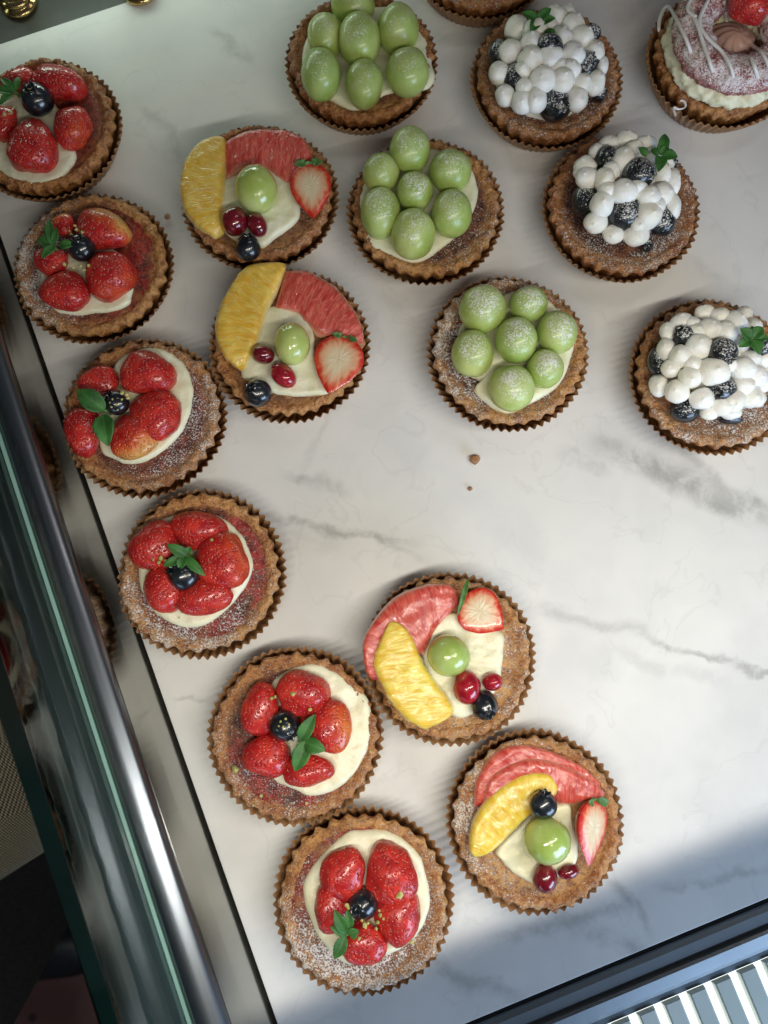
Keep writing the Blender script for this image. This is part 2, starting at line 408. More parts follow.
        for i in range(K - 1):
            for j in range(N): F.append((i * (N + 1) + j, i * (N + 1) + j + 1, (i + 1) * (N + 1) + j + 1, (i + 1) * (N + 1) + j))
        outl = [(-q.y * W, q.x * L) for q in prf] + [(q.y * W, q.x * L) for q in prf[::-1]]
        b0 = len(V); cx_, cy_ = 0, .42 * L; T = len(outl); rg = [1.0, .97, .9, .78, .62, .45, .28, .12, .01]
        for f in rg:
            for k, (x, y) in enumerate(outl):
                put(x * f, cy_ + (y - cy_) * f, 0.09 * W * (1 - f ** 6), 1 - f, 1, k / T)
        for i in range(len(rg) - 1):
            for k in range(T):
                k2 = (k + 1) % T; F.append((b0 + i * T + k, b0 + i * T + k2, b0 + (i + 1) * T + k2, b0 + (i + 1) * T + k))
        o = s.add('strawberry', V, F, mat or M['half'], attrs={'core': core, 'cut': cut, 'streak': stk})
        if leaf:
            for k in range(5):
                an = math.radians(-80 + 40 * k)
                dirv = Mx @ (rot @ Vector((sin(an) * .9, -0.35 * cos(an) + .12, .25)))
                b = A + Mx @ (rot @ Vector((sin(an) * .25 * W, .03 * L, .06)))
                s.leaf_at(b, b + dirv * leaf * W, leaf * W * .42, .1, o, 'calyx', M['stem'])
        return o
    # citrus segment between an outer and an inner edge
    def citrus(s, name, outer, inner, mat, z0=2.55, h=0.5, zm=2.95, tilt=0.0, pith=0.0):
        N, K = 54, 17
        O = spline([s.P(x, y, zm) for x, y in outer], N); I = spline([s.P(x, y, zm) for x, y in inner], N)
        Ls = sum((O[i + 1] - O[i]).length for i in range(N - 1))
        V = []; E = []; U = []
        for i in range(N):
            t = i / (N - 1); et = (1 - abs(2 * t - 1) ** 7) ** .5 if abs(2 * t - 1) < 1 else 0
            Wd = (O[i] - I[i]).length
            for j in range(K):
                q = j / (K - 1); x = 2 * q - 1
                p = O[i].lerp(I[i], q)
                z = h * .85 * max(0, 1 - abs(x) ** 6) ** .5 * et
                e = nz(p, 2.4, s.seed + 31) * .07 + nz(p, 6.5, s.seed + 32) * .035
                ee = (.05 * nz(p, 3.1, s.seed + 33)) if j in (0, K - 1) else 0
                V.append((p.x + ee, p.y + ee, z0 + z + e * et + tilt * (1 - q)))
                E.append(pith * sstep(.75, 1.0, abs(x)) + .7 * sstep(.93, 1, abs(x))); U.append((t * Ls * 1.0, q * Wd))
        n1 = len(V)
        for i in range(N):
            for j in range(K):
                v = V[i * K + j]; V.append((v[0], v[1], z0 - 0.28 + tilt * (1 - j / (K - 1)))); E.append(.6); U.append(U[i * K + j])
        F = grid_faces(N, K, False); F += [tuple(n1 + k for k in f[::-1]) for f in grid_faces(N, K, False)]
        rim = [i * K for i in range(N)] + [(N - 1) * K + j for j in range(1, K)] + [i * K + K - 1 for i in range(N - 2, -1, -1)] + [j for j in range(K - 2, 0, -1)]
        for a, b in zip(rim, rim[1:] + rim[:1]): F.append((a, b, n1 + b, n1 + a))
        return s.add(name, V, F, mat, attrs={'edge': E}, uv=U)
    def ball(s, name, zx, zy, rx, ry, z, mat, hz=None, ang=0, dust=0.0, K=20, N=28, parent=None, lump=.03):
        c = s.P(zx, zy, z); a_, b_ = s.cm(zx, zy, z, rx), s.cm(zx, zy, z, ry); hz = hz or (a_ + b_) / 2; V = []
        th = -math.radians(ang)
        for i in range(K):
            t = PI * i / (K - 1)
            for j in range(N):
                ph = 2 * PI * j / N; p = Vector((sin(t) * cos(ph), sin(t) * sin(ph), cos(t)))
                e = 1 + lump * nz(p, 1.3, s.seed + zx * .1)
                x, y = p.x * a_ * e, p.y * b_ * e
                V.append((c.x + x * cos(th) - y * sin(th), c.y + x * sin(th) + y * cos(th), c.z + p.z * hz * e))
        return s.add(name, V, grid_faces(K, N), mat, parent, attrs={'dust': [dust] * len(V)})
    def blueberry(s, zx, zy, rx, ry=None, z=3.2, mat=None, tilt=None):
        ry = ry or rx; c = s.P(zx, zy, z); a_, b_ = s.cm(zx, zy, z, rx), s.cm(zx, zy, z, ry); r = (a_ + b_) / 2
        rr = s.r; ax = Vector((rr.uniform(-1, 1), rr.uniform(-1, 1), rr.uniform(.3, 1.1))) if tilt is None else Vector(tilt)
        q = Vector((0, 0, 1)).rotation_difference(ax.normalized())
        prof = [(0.0, .60), (.14, .60), (.24, .66), (.30, .80), (.335, .985), (.37, 1.0), (.40, .95), (.48, .875), (.62, .78), (.78, .60), (.9, .38), (.98, .12), (1, -.1), (.95, -.35), (.82, -.6), (.6, -.8), (.3, -.9), (.0, -.92)]
        N = 30; V = []
        for i, (pr, pz) in enumerate(prof):
            for j in range(N):
                ph = 2 * PI * j / N; star = 1 + (.16 * cos(5 * ph) if 2 <= i <= 6 else 0)
                zz = pz + (.07 * cos(5 * ph) if 4 <= i <= 5 else 0)
                p = q @ Vector((pr * star * cos(ph), pr * star * sin(ph), zz))
                e = 1 + .03 * nz(p, 1.4, s.seed + zx)
                V.append((c.x + p.x * a_ * e, c.y + p.y * b_ * e, c.z + p.z * r * e * .95))
        return s.add('blueberry', V, grid_faces(len(prof), N), mat or M['bb'])
    def leaf_at(s, A, B, w, lift, parent, name='leaf', mat=None, teeth=7):
        A = Vector(A); B = Vector(B); d = B - A; L = d.length; dn = d.normalized()
        sd = dn.cross(Vector((0, 0, 1))).normalized(); up = sd.cross(dn).normalized(); NU, NV = 22, 9; V = []; U = []
        for sgn in (1, -1):
            for i in range(NU):
                t = i / (NU - 1); ww = w * (sin(PI * t ** .8) ** .75) * (1 - .12 * t)
                if 0 < i < NU - 1: ww *= 1 + .10 * (((t * teeth) % 1) - .5)
                for j in range(NV):
                    v = 2 * j / (NV - 1) - 1
                    p = A + d * t + sd * (v * ww) + up * (lift * L * sin(PI * t * .9) + .35 * ww * abs(v) ** 1.3 + .02 * sin(t * 30 - abs(v) * 9) * w) + up * (.012 * sgn)
                    V.append(tuple(p)); U.append((t, v))
        F = grid_faces(NU, NV, False); n1 = NU * NV
        F2 = [tuple(n1 + k for k in f[::-1]) for f in F]
        rim = [i * NV for i in range(NU)] + [(NU - 1) * NV + j for j in range(1, NV)] + [i * NV + NV - 1 for i in range(NU - 2, -1, -1)] + [j for j in range(NV - 2, 0, -1)]
        F3 = [(a, b, n1 + b, n1 + a) for a, b in zip(rim, rim[1:] + rim[:1])]
        return mesh(name, V, F + F2 + F3, mat or M['leaf'], parent, uv=U)
    def mint(s, leaves, z=3.9, base=None):
        """leaves: (base zx, zy, tip zx, zy, width[, base z, tip z])"""
        bx, by = base or (leaves[0][0], leaves[0][1])
        c = s.P(bx, by, z - .15); V = []; N = 10
        for k, (r, dz) in enumerate([(.09, -.7), (.09, -.2), (.08, .1), (.04, .2), (.0, .22)]):
            for j in range(N): V.append((c.x + r * cos(2 * PI * j / N) - .1 * dz, c.y + r * sin(2 * PI * j / N), c.z + dz))
        sp = s.add('mint_sprig', V, grid_faces(5, N), M['stem'])
        for lf in leaves:
            x1, y1, x2, y2, w = lf[:5]; za, zb = (lf[5], lf[6]) if len(lf) > 5 else (z, z + s.r.uniform(-.15, .25))
            s.leaf_at(s.P(x1, y1, za), s.P(x2, y2, zb), s.cm(x1, y1, z, w / 2), .13, sp)
    def bits(s, pts, name='pistachio_crumb', mat=None):
        for zx, zy, r, z in pts:
            c = s.P(zx, zy, z); r = s.cm(zx, zy, z, r); V = []
            bm = bmesh.new(); bmesh.ops.create_icosphere(bm, subdivisions=1, radius=r)
            for v in bm.verts: v.co *= 1 + s.r.uniform(-.35, .3)
            V = [tuple(v.co * 1.0 + c) for v in bm.verts]; F = [tuple(v.index for v in f.verts) for f in bm.faces]; bm.free()
            s.add(name, V, F, mat or M['pist'], smooth=False)
    def dollop(s, zx, zy, rx, ry, dome):
        dx, dy, DR, zb, hgt = dome
        z = 3.0
        for _ in range(4):
            c = s.P(zx, zy, z); o = s.P(dx, dy, z); d = Vector((c.x - o.x, c.y - o.y, 0)).length; R_ = s.cm(dx, dy, z, DR)
            z = zb + hgt * math.sqrt(max(0, 1 - min(1, d / R_ * .97) ** 2))
        a_, b_ = s.cm(zx, zy, z, rx * 1.0), s.cm(zx, zy, z, ry * 1.0); r = (a_ + b_) / 2
        out = Vector((c.x - o.x, c.y - o.y, 0)) / max(R_, .01); ax = (Vector((0, 0, 1)) + out * .75 + Vector((s.r.uniform(-.2, .2), s.r.uniform(-.2, .2), 0))).normalized()
        q = Vector((0, 0, 1)).rotation_difference(ax)
        prof = [(0, 1.04), (.05, 1.01), (.12, .95), (.25, .91), (.45, .84), (.66, .70), (.84, .48), (.96, .2), (1, -.08), (.95, -.38), (.8, -.62), (.5, -.82), (0, -.9)]
        N = 22; V = []
        tw = (s.r.uniform(-.12, .12), s.r.uniform(-.12, .12))
        for pr, pz in prof:
            for j in range(N):
                ph = 2 * PI * j / N; p = Vector((pr * cos(ph), pr * sin(ph), pz)); e = 1 + .13 * nz(p, 1.3, s.seed + zx + zy)
                p = q @ Vector((p.x + tw[0] * max(0, pz) ** 2, p.y + tw[1] * max(0, pz) ** 2, p.z))
                V.append((c.x + p.x * a_ * e, c.y + p.y * b_ * e, z + p.z * r * e * .92))
        s.add('cream_dollop', V, grid_faces(len(prof), N), M['whip'])
        return z
    def mound(s, dome, f=.86):
        dx, dy, DR, zb, hgt = dome; o = s.P(dx, dy, 3.0); R_ = s.cm(dx, dy, 3.0, DR) * f; V = []; K, N = 14, 48
        for i in range(K):
            t = PI / 2 * i / (K - 1)
            for j in range(N):
                a = 2 * PI * j / N; x, y = R_ * cos(t) * cos(a), R_ * cos(t) * sin(a); e = 1 + .07 * nz((x, y, t), 1.5, s.seed)
                V.append((o.x + x * e, o.y + y * e, 2.1 + (zb - 2.1 + hgt - .25) * sin(t)))
        s.add('cream_mound', V, grid_faces(K, N), M['whip'])

# ================================================================== the tarts
ZA = 768 / 210
# ---- strawberry tarts
GS = 'strawberry tarts along the left edge of the marble'
def strawberry_tart(view, cup, label, seed, cream, berries, bb, leaves, pist, sh, bbz=3.35, mz=3.9):
    t = Tart('strawberry_tart', view, cup, label, 'tart', GS, seed)
    t.cup(); t.shell(**sh)
    t.pool('cream', cream)
    for b in berries: t.berry(b[0], b[1], b[2], b[3], tip=bb[:2], pale=b[4] if len(b) > 4 else 0, z=b[5] if len(b) > 5 else 2.95)
    t.blueberry(bb[0], bb[1], bb[2], z=bbz)
    t.mint(leaves, z=mz); t.bits(pist)
    return t
strawberry_tart((0, 0, 768 / 270), (44, 129), 'strawberry tart half cut off by the left photo edge, farthest back of its row', 11,
    [(-60, 300), (-45, 420), (20, 500), (100, 527), (170, 505), (216, 450), (200, 400), (160, 300), (60, 220)],
    [(160, 242, 145, 95), (95, 415, 125, 150), (203, 360, 100, 115, .35), (10, 345, 80, 95, .4), (60, 235, 90, 70)],
    (105, 283, 46), [(45, 262, 5, 225, 26), (40, 262, -10, 262, 30), (40, 268, 0, 300, 26), (50, 255, 55, 220, 22)],
    [(100, 248, 5, 3.95), (85, 255, 4, 3.9), (118, 255, 4, 3.95), (30, 318, 5, 3.6), (15, 325, 6, 3.6), (38, 305, 4, 3.6)],
    dict(sugar=.1, sall=.12, jam=.3, jall=.25, golden=.1))
strawberry_tart((0, 170, 3.2), (93.5, 268), 'strawberry tart with red jam on its right and sugar caked on its left rim', 12,
    [(128, 330), (150, 412), (195, 457), (310, 457), (400, 437), (420, 400), (422, 330), (380, 265), (300, 240), (180, 280)],
    [(322, 195, 165, 125, .85), (345, 335, 145, 150, .35), (213, 385, 140, 125), (168, 292, 105, 85), (203, 180, 72, 70, .8)],
    (262, 250, 44), [(170, 245, 160, 160, 34), (165, 240, 120, 225, 40), (175, 245, 135, 285, 34), (190, 245, 240, 240, 34), (175, 235, 185, 185, 26)],
    [(245, 190, 6, 3.8), (262, 200, 5, 3.95), (228, 205, 5, 3.6), (258, 308, 6, 3.9), (283, 305, 6, 3.8), (235, 312, 6, 3.7), (205, 302, 6, 3.6), (270, 320, 5, 3.8), (240, 178, 5, 3.7), (222, 195, 4, 3.6)],
    dict(sugar=.75, sdir=185, sall=.1, jam=1.0, jdir=10, jall=.25, golden=.5))
strawberry_tart((40, 320, ZA), (145, 417), 'strawberry tart with two broad mint leaves and a bare cream crescent on its right', 13,
    [(258, 190), (290, 140), (370, 100), (450, 105), (520, 150), (556, 230), (552, 320), (522, 400), (470, 460), (400, 510), (330, 527), (260, 505), (220, 470), (200, 300)],
    [(390, 203, 195, 150, .12, 3.0), (418, 345, 178, 172, .2), (340, 425, 155, 158, .75), (222, 230, 135, 105), (163, 403, 118, 175, .1)],
    (280, 302, 47), [(238, 330, 138, 258, 82), (232, 345, 252, 462, 84)],
    [(300, 268, 9, 4.1), (318, 272, 8, 4.05), (322, 285, 7, 4.0), (265, 290, 5, 4.1), (280, 310, 5, 4.2), (262, 318, 4, 4.1), (300, 290, 5, 4.2), (285, 328, 4, 4.1), (255, 302, 4, 4.0)],
    dict(sugar=.35, sdir=-15, sall=.32, jam=.35, jdir=-20, jall=.1, golden=.35))
strawberry_tart((100, 470, ZA), (202, 573), 'strawberry tart with a pale mint tip hiding its blueberry and a full ring of cream', 14,
    [(200, 195), (260, 168), (330, 163), (400, 160), (470, 190), (525, 250), (558, 330), (545, 400), (500, 470), (440, 530), (370, 572), (290, 574), (210, 530), (160, 460), (138, 380), (150, 300)],
    [(358, 222, 185, 135, .1, 2.95), (438, 335, 190, 195, .4, 3.0), (208, 284, 178, 172), (242, 430, 145, 160, .15), (372, 460, 192, 128, .25)],
    (305, 383, 60), [(318, 312, 245, 272, 44), (312, 318, 232, 352, 40), (312, 318, 385, 388, 40), (310, 318, 290, 365, 42), (320, 305, 330, 280, 30)],
    [(222, 322, 10, 3.7), (203, 237, 8, 3.75), (410, 258, 9, 3.75), (200, 310, 7, 3.7), (240, 332, 8, 3.8), (215, 338, 8, 3.7), (195, 328, 6, 3.7), (260, 390, 6, 3.9), (300, 400, 5, 4.0), (320, 385, 4, 4.1), (300, 372, 4, 4.1), (290, 540, 4, 2.7), (315, 520, 4, 2.75), (645, 255, 6, 2.5)],
    dict(sugar=.5, sdir=-110, sall=.3, jam=.9, jdir=-10, jall=.25, golden=.45))
strawberry_tart((190, 630, ZA), (295.5, 734.5), 'strawberry tart with a bare blueberry beside its mint, directly behind the front strawberry tart', 15,
    [(300, 190), (350, 150), (405, 130), (470, 122), (530, 150), (600, 205), (645, 250), (665, 330), (660, 410), (625, 490), (570, 560), (500, 600), (430, 610), (385, 585), (330, 565), (300, 530), (270, 400), (270, 280)],
    [(408, 235, 180, 155, .05, 3.0), (263, 297, 140, 178, .2), (495, 352, 180, 178, .5, 2.95), (287, 456, 165, 145, .1), (428, 508, 172, 112, .25)],
    (345, 350, 58), [(400, 405, 458, 308, 58), (420, 408, 497, 440, 62), (428, 405, 384, 516, 70)],
    [(375, 232, 11, 3.85), (298, 250, 8, 3.6), (310, 245, 7, 3.6), (440, 290, 8, 3.75), (165, 508, 14, 2.6), (330, 335, 5, 4.2), (350, 325, 5, 4.25), (362, 345, 5, 4.2), (340, 355, 6, 4.25), (325, 352, 4, 4.2), (355, 360, 4, 4.2), (260, 606, 7, 2.55), (426, 634, 6, 2.55), (265, 440, 5, 3.6), (230, 640, 5, 2.5), (660, 445, 6, 2.6)],
    dict(sugar=.25, sdir=-120, sall=.34, jam=.75, jdir=-100, jall=.2, golden=.4))
strawberry_tart((260, 800, ZA), (363.5, 899.5), 'strawberry tart nearest the front, its five strawberries centred in a full cream ring', 16,
    [(330, 115), (400, 108), (470, 115), (530, 150), (580, 200), (605, 260), (622, 340), (615, 420), (580, 490), (520, 545), (440, 580), (370, 602), (310, 600), (250, 550), (200, 480), (170, 400), (157, 320), (180, 260), (230, 200), (280, 150)],
    [(310, 277, 152, 178, .1, 3.0), (471, 282, 176, 208, .1, 3.0), (267, 398, 128, 158, 0), (500, 425, 160, 172, .15), (377, 518, 155, 148, .1)],
    (375, 382, 56), [(318, 490, 272, 400, 52), (330, 470, 318, 402, 40), (325, 490, 362, 475, 44), (312, 495, 272, 578, 52), (315, 488, 255, 462, 30)],
    [(510, 345, 15, 3.8), (430, 447, 9, 3.6), (440, 422, 9, 3.7), (385, 458, 12, 3.6), (318, 385, 9, 3.8), (322, 395, 7, 3.8), (375, 580, 9, 3.2), (362, 508, 8, 3.7), (555, 520, 9, 2.65), (425, 470, 7, 3.6), (452, 435, 6, 3.6), (395, 450, 6, 3.7), (480, 530, 4, 2.7), (500, 540, 4, 2.7), (372, 440, 6, 3.8), (435, 405, 7, 3.7)],
    dict(sugar=.45, sdir=-95, sall=.42, jam=.75, jdir=125, jall=.1, golden=.5, fgold=.35))

# ---- mixed fruit tarts
GM = 'mixed fruit tarts with orange and grapefruit'
t = Tart('fruit_tart', (150, 110, 768 / 230), (260, 197), 'mixed fruit tart with two dark currants above its blueberry, farthest back of the four', 'tart', GM, 21)
t.cup(); t.shell(sugar=.15, sdir=-30, sall=.25, golden=.1, fgold=.2)
t.pool('cream', [(225, 270), (290, 215), (460, 200), (502, 330), (480, 380), (420, 425), (370, 460), (290, 440), (235, 380)], h=.5)
t.citrus('grapefruit_slice', [(242, 100), (330, 62), (400, 58), (460, 60), (515, 90), (545, 155)], [(252, 228), (300, 190), (380, 192), (430, 225), (462, 240), (505, 185)], M['pink'], pith=.35, tilt=.1)
t.citrus('orange_slice', [(238, 80), (165, 105), (110, 170), (95, 250), (110, 330), (160, 390), (215, 420)], [(250, 88), (254, 140), (252, 220), (240, 330), (245, 380), (243, 402)], M['orange_pinklit'], z0=2.65, h=.6)
t.ball('grape', 355, 266, 72, 80, 3.5, M['grape'], ang=-8)
t.half((530, 178), (546, 362), 138, z=3.15, leaf=.5)
t.ball('currant', 283, 372, 45, 49, 3.1, M['currant']); t.ball('currant', 358, 383, 33, 43, 3.05, M['currant'], ang=-25)
t.blueberry(327, 460, 43, z=3.0, tilt=(.1, .6, .8))
t = Tart('fruit_tart', (190, 250, 3.84), (289.5, 345), 'mixed fruit tart with one bright red and one dark currant beside its grape', 'tart', GM, 22)
t.cup(); t.shell(sugar=.1, sdir=-60, sall=.16, golden=.55, fgold=.3)
t.pool('cream', [(280, 230), (400, 220), (470, 290), (480, 400), (510, 480), (545, 545), (450, 562), (330, 550), (225, 505), (195, 470), (225, 390)], h=.5)
t.citrus('grapefruit_slice', [(365, 70), (450, 75), (550, 130), (620, 210), (660, 290), (664, 348)], [(318, 222), (400, 235), (450, 282), (500, 325), (580, 328), (645, 350)], M['pink'], pith=.35, tilt=.1)
t.citrus('orange_slice', [(365, 45), (300, 45), (210, 60), (150, 130), (100, 240), (95, 330), (130, 410), (188, 456)], [(368, 62), (335, 150), (295, 230), (270, 320), (240, 390), (208, 446)], M['orange_pinklit'], z0=2.65, h=.6, pith=.2)
t.ball('grape', 392, 362, 70, 82, 3.45, M['grape'])
t.half((598, 332), (530, 550), 190, z=3.15, leaf=.32)
t.ball('currant', 280, 402, 45, 36, 3.1, M['currant'], ang=10); t.ball('currant', 358, 482, 58, 42, 3.05, M['currant_bright'], ang=40)
t.blueberry(260, 548, 55, z=3.0, tilt=(-.4, .1, .9))
t = Tart('fruit_tart', (340, 560, ZA), (449.5, 657.5), 'mixed fruit tart whose cut strawberry keeps a long green leaf, beside its grapefruit slice', 'tart', GM, 23)
t.cup(); t.shell(sugar=.2, sdir=-10, sall=.36, golden=.7, fgold=.9)
t.pool('cream', [(330, 220), (410, 195), (450, 190), (530, 240), (597, 275), (592, 400), (570, 480), (485, 563), (415, 572), (330, 460), (300, 330)], h=.5)
t.citrus('grapefruit_slice', [(118, 440), (92, 400), (83, 300), (130, 210), (200, 135), (290, 95), (380, 85), (432, 112)], [(150, 440), (165, 350), (200, 280), (255, 290), (300, 350), (325, 320), (362, 245), (440, 160)], M['pink'], pith=.3, tilt=.1)
t.citrus('orange_slice', [(180, 222), (150, 280), (122, 350), (120, 390), (150, 460), (190, 530), (250, 590), (315, 622)], [(190, 222), (225, 235), (265, 280), (300, 360), (340, 430), (400, 510), (414, 562), (355, 602)], M['orange'], z0=2.9, h=.55)
t.ball('grape', 398, 350, 80, 76, 3.4, M['grape'], ang=20)
hb = t.half((448, 142), (598, 252), 172, z=3.1)
t.leaf_at(t.P(468, 68, 3.2), t.P(428, 207, 3.25), .16, .12, hb, 'calyx', M['stem'])
t.ball('currant', 463, 465, 52, 63, 3.15, M['currant_bright']); t.ball('currant', 557, 445, 38, 34, 2.95, M['currant_bright'])
t.blueberry(528, 532, 50, 55, z=2.95, tilt=(.3, -.5, .7))
t = Tart('fruit_tart', (430, 720, ZA), (535, 820.5), 'mixed fruit tart with its blueberry set above the grape, nearest the front of the four', 'tart', GM, 24)
t.cup(); t.shell(sugar=.45, sdir=165, sall=.34, golden=.75, fgold=.75)
t.pool('cream', [(240, 480), (310, 400), (380, 340), (500, 300), (525, 400), (542, 490), (520, 540), (470, 572), (400, 597), (330, 577), (270, 525)], h=.55)
t.citrus('grapefruit_slice', [(165, 325), (172, 220), (240, 122), (330, 92), (450, 118), (560, 172), (630, 235)], [(235, 310), (265, 220), (350, 170), (430, 165), (520, 200), (590, 250), (635, 270)], M['pink'], z0=2.5, h=.5, pith=.4)
t.citrus('grapefruit_slice', [(195, 320), (215, 222), (300, 160), (390, 140), (480, 162), (570, 205), (645, 272)], [(270, 320), (330, 225), (410, 240), (462, 305), (520, 312), (590, 292), (640, 292)], M['pink'], z0=2.8, h=.5, zm=3.1, pith=.4)
t.citrus('orange_slice', [(165, 510), (145, 470), (160, 370), (220, 280), (300, 215), (380, 190), (440, 200), (478, 262)], [(180, 505), (240, 478), (300, 420), (370, 350), (420, 305), (470, 272)], M['orange'], z0=3.0, h=.5, zm=3.3)
t.blueberry(413, 310, 52, 51, z=3.9, tilt=(.1, .9, .35))
t.ball('grape', 428, 440, 87, 85, 3.6, M['grape'])
t.half((605, 288), (582, 535), 150, roll=-34, z=3.3, leaf=.55)
t.ball('currant', 420, 577, 46, 53, 3.1, M['currant']); t.ball('currant', 505, 553, 40, 28, 2.95, M['currant'], ang=-12)

# ---- grape tarts
GG = 'green grape tarts at the back of the marble'
def grape_tart(view, cup, label, seed, cream, grapes, sh, dust):
    t = Tart('grape_tart', view, cup, label, 'tart', GG, seed)
    t.cup(); t.shell(**sh); t.pool('cream', cream, h=.4)
    for g in grapes: t.ball('grape', g[0], g[1], g[2], g[3], g[4] if len(g) > 4 else 3.3, M['dgrape'], hz=None, dust=dust, lump=.05)
grape_tart((270, 0, 3.072), (361, 62), 'dark rimmed green grape tart farthest back, its top cut off by the photo edge', 31,
    [(105, 130), (190, 40), (390, 20), (470, 100), (497, 180), (492, 262), (350, 290), (270, 335), (190, 310), (110, 250)],
    [(255, 15, 68, 60), (170, 113, 56, 68, 3.2), (275, 125, 66, 78, 3.6), (392, 92, 66, 74), (157, 230, 61, 80), (290, 260, 58, 74), (422, 223, 67, 72)],
    dict(sugar=.2, sdir=180, sall=.15, golden=.1), .55)
grape_tart((330, 110, ZA), (426, 211), 'middle one of the three green grape tarts, its rim bare on the right', 32,
    [(108, 300), (160, 180), (220, 140), (380, 140), (500, 200), (542, 280), (525, 370), (470, 450), (400, 510), (320, 556), (220, 532), (140, 490), (110, 400)],
    [(293, 147, 75, 84, 3.5), (187, 232, 66, 72), (440, 225, 78, 76, 3.4), (310, 297, 66, 70, 3.4), (183, 377, 73, 93), (445, 380, 73, 88), (303, 455, 81, 93)],
    dict(sugar=.35, sdir=-40, sall=.2, golden=.4), .75)
grape_tart((400, 260, ZA), (507.5, 353), 'frontmost green grape tart, its grapes and rim thickly dusted with icing sugar', 33,
    [(215, 250), (300, 180), (390, 120), (480, 105), (570, 170), (640, 270), (622, 370), (580, 460), (470, 530), (400, 560), (350, 547), (270, 480), (292, 440), (230, 400)],
    [(302, 180, 86, 89, 3.5), (470, 163, 70, 66), (425, 295, 77, 86, 3.5), (573, 265, 74, 79), (265, 343, 77, 87), (530, 398, 67, 71), (408, 470, 85, 86)],
    dict(sugar=.45, sdir=160, sall=.48, golden=.4), 1.0)

# ---- blueberry and whipped cream tarts
GB = 'blueberry cream tarts on the right'
def blueberry_tart(view, cup, label, seed, dome, dollops, berries, leaves, sh, mz=4.6):
    t = Tart('blueberry_tart', view, cup, label, 'tart', GB, seed)
    t.cup(); t.shell(**sh); t.mound(dome)
    for d in dollops: t.dollop(d[0], d[1], d[2], d[3] if len(d) > 3 else d[2], dome)
    for b in berries: t.blueberry(b[0], b[1], b[2] * 1.12, b[3] * 1.12, z=b[4] + .12, mat=M['dbb'])
    t.mint(leaves, z=mz)
blueberry_tart((430, 0, 768 / 338), (546.5, 79), 'blueberry cream tart farthest back, a mint sprig at the back of its cream', 41, (268, 150, 138, 2.75, 1.7),
    [(285, 42, 30), (325, 62, 30), (197, 65, 28), (345, 88, 30), (228, 137, 30, 32), (275, 132, 30, 33), (325, 128, 30), (182, 117, 27), (157, 167, 25, 27), (172, 217, 24, 26), (212, 232, 28), (240, 228, 26, 30), (255, 182, 30, 30),
     (300, 183, 28, 30), (335, 225, 26, 30), (375, 187, 24, 30), (372, 120, 26, 28), (240, 70, 32), (310, 35, 24), (232, 100, 28), (212, 160, 22), (300, 90, 28), (345, 190, 24), (265, 60, 26), (390, 150, 16, 24), (215, 200, 22), (318, 160, 26), (290, 155, 22)],
    [(195, 182, 27, 33, 3.6), (355, 150, 24, 30, 3.75), (285, 235, 35, 38, 3.25), (155, 120, 20, 27, 3.1), (272, 103, 27, 22, 4.5), (382, 213, 18, 18, 3.0), (370, 75, 16, 18, 3.2)],
    [(243, 48, 208, 30, 26), (245, 50, 275, 20, 26), (245, 50, 228, 75, 26), (250, 55, 285, 42, 22), (262, 68, 285, 95, 24)],
    dict(sugar=.25, sdir=-80, sall=.36, golden=.1))
blueberry_tart((520, 110, 3.84), (621, 208), 'middle one of the three blueberry cream tarts, with a wide dark rim', 42, (412, 298, 218, 2.75, 1.8),
    [(410, 115, 48, 38), (340, 132, 40, 35), (297, 162, 34), (478, 135, 48, 36), (395, 195, 52, 54), (250, 218, 45, 42), (258, 262, 46, 42), (325, 268, 42, 48), (400, 315, 55, 52), (315, 362, 46, 50), (290, 432, 46, 44), (358, 478, 42, 38),
     (445, 480, 52, 44), (490, 405, 56, 54), (492, 335, 50, 48), (545, 245, 34, 52), (585, 275, 32, 58), (588, 372, 30, 52), (545, 322, 46, 46), (440, 148, 40, 30), (335, 310, 38), (232, 240, 30), (520, 370, 40), (450, 300, 40), (350, 235, 36), (520, 195, 40), (455, 440, 38), (560, 210, 30)],
    [(335, 187, 42, 44, 3.9), (455, 245, 55, 54, 4.4), (250, 350, 46, 62, 3.15), (405, 405, 60, 54, 3.75), (545, 428, 46, 52, 3.2), (582, 210, 22, 24, 3.3), (487, 520, 22, 24, 2.7), (300, 200, 20, 22, 3.4)],
    [(540, 172, 555, 95, 46), (545, 178, 605, 182, 50), (540, 178, 530, 240, 50), (530, 175, 505, 150, 40), (485, 178, 455, 145, 36), (540, 170, 570, 140, 36)],
    dict(sugar=.3, sdir=-60, sall=.42, golden=.1, fgold=.0))
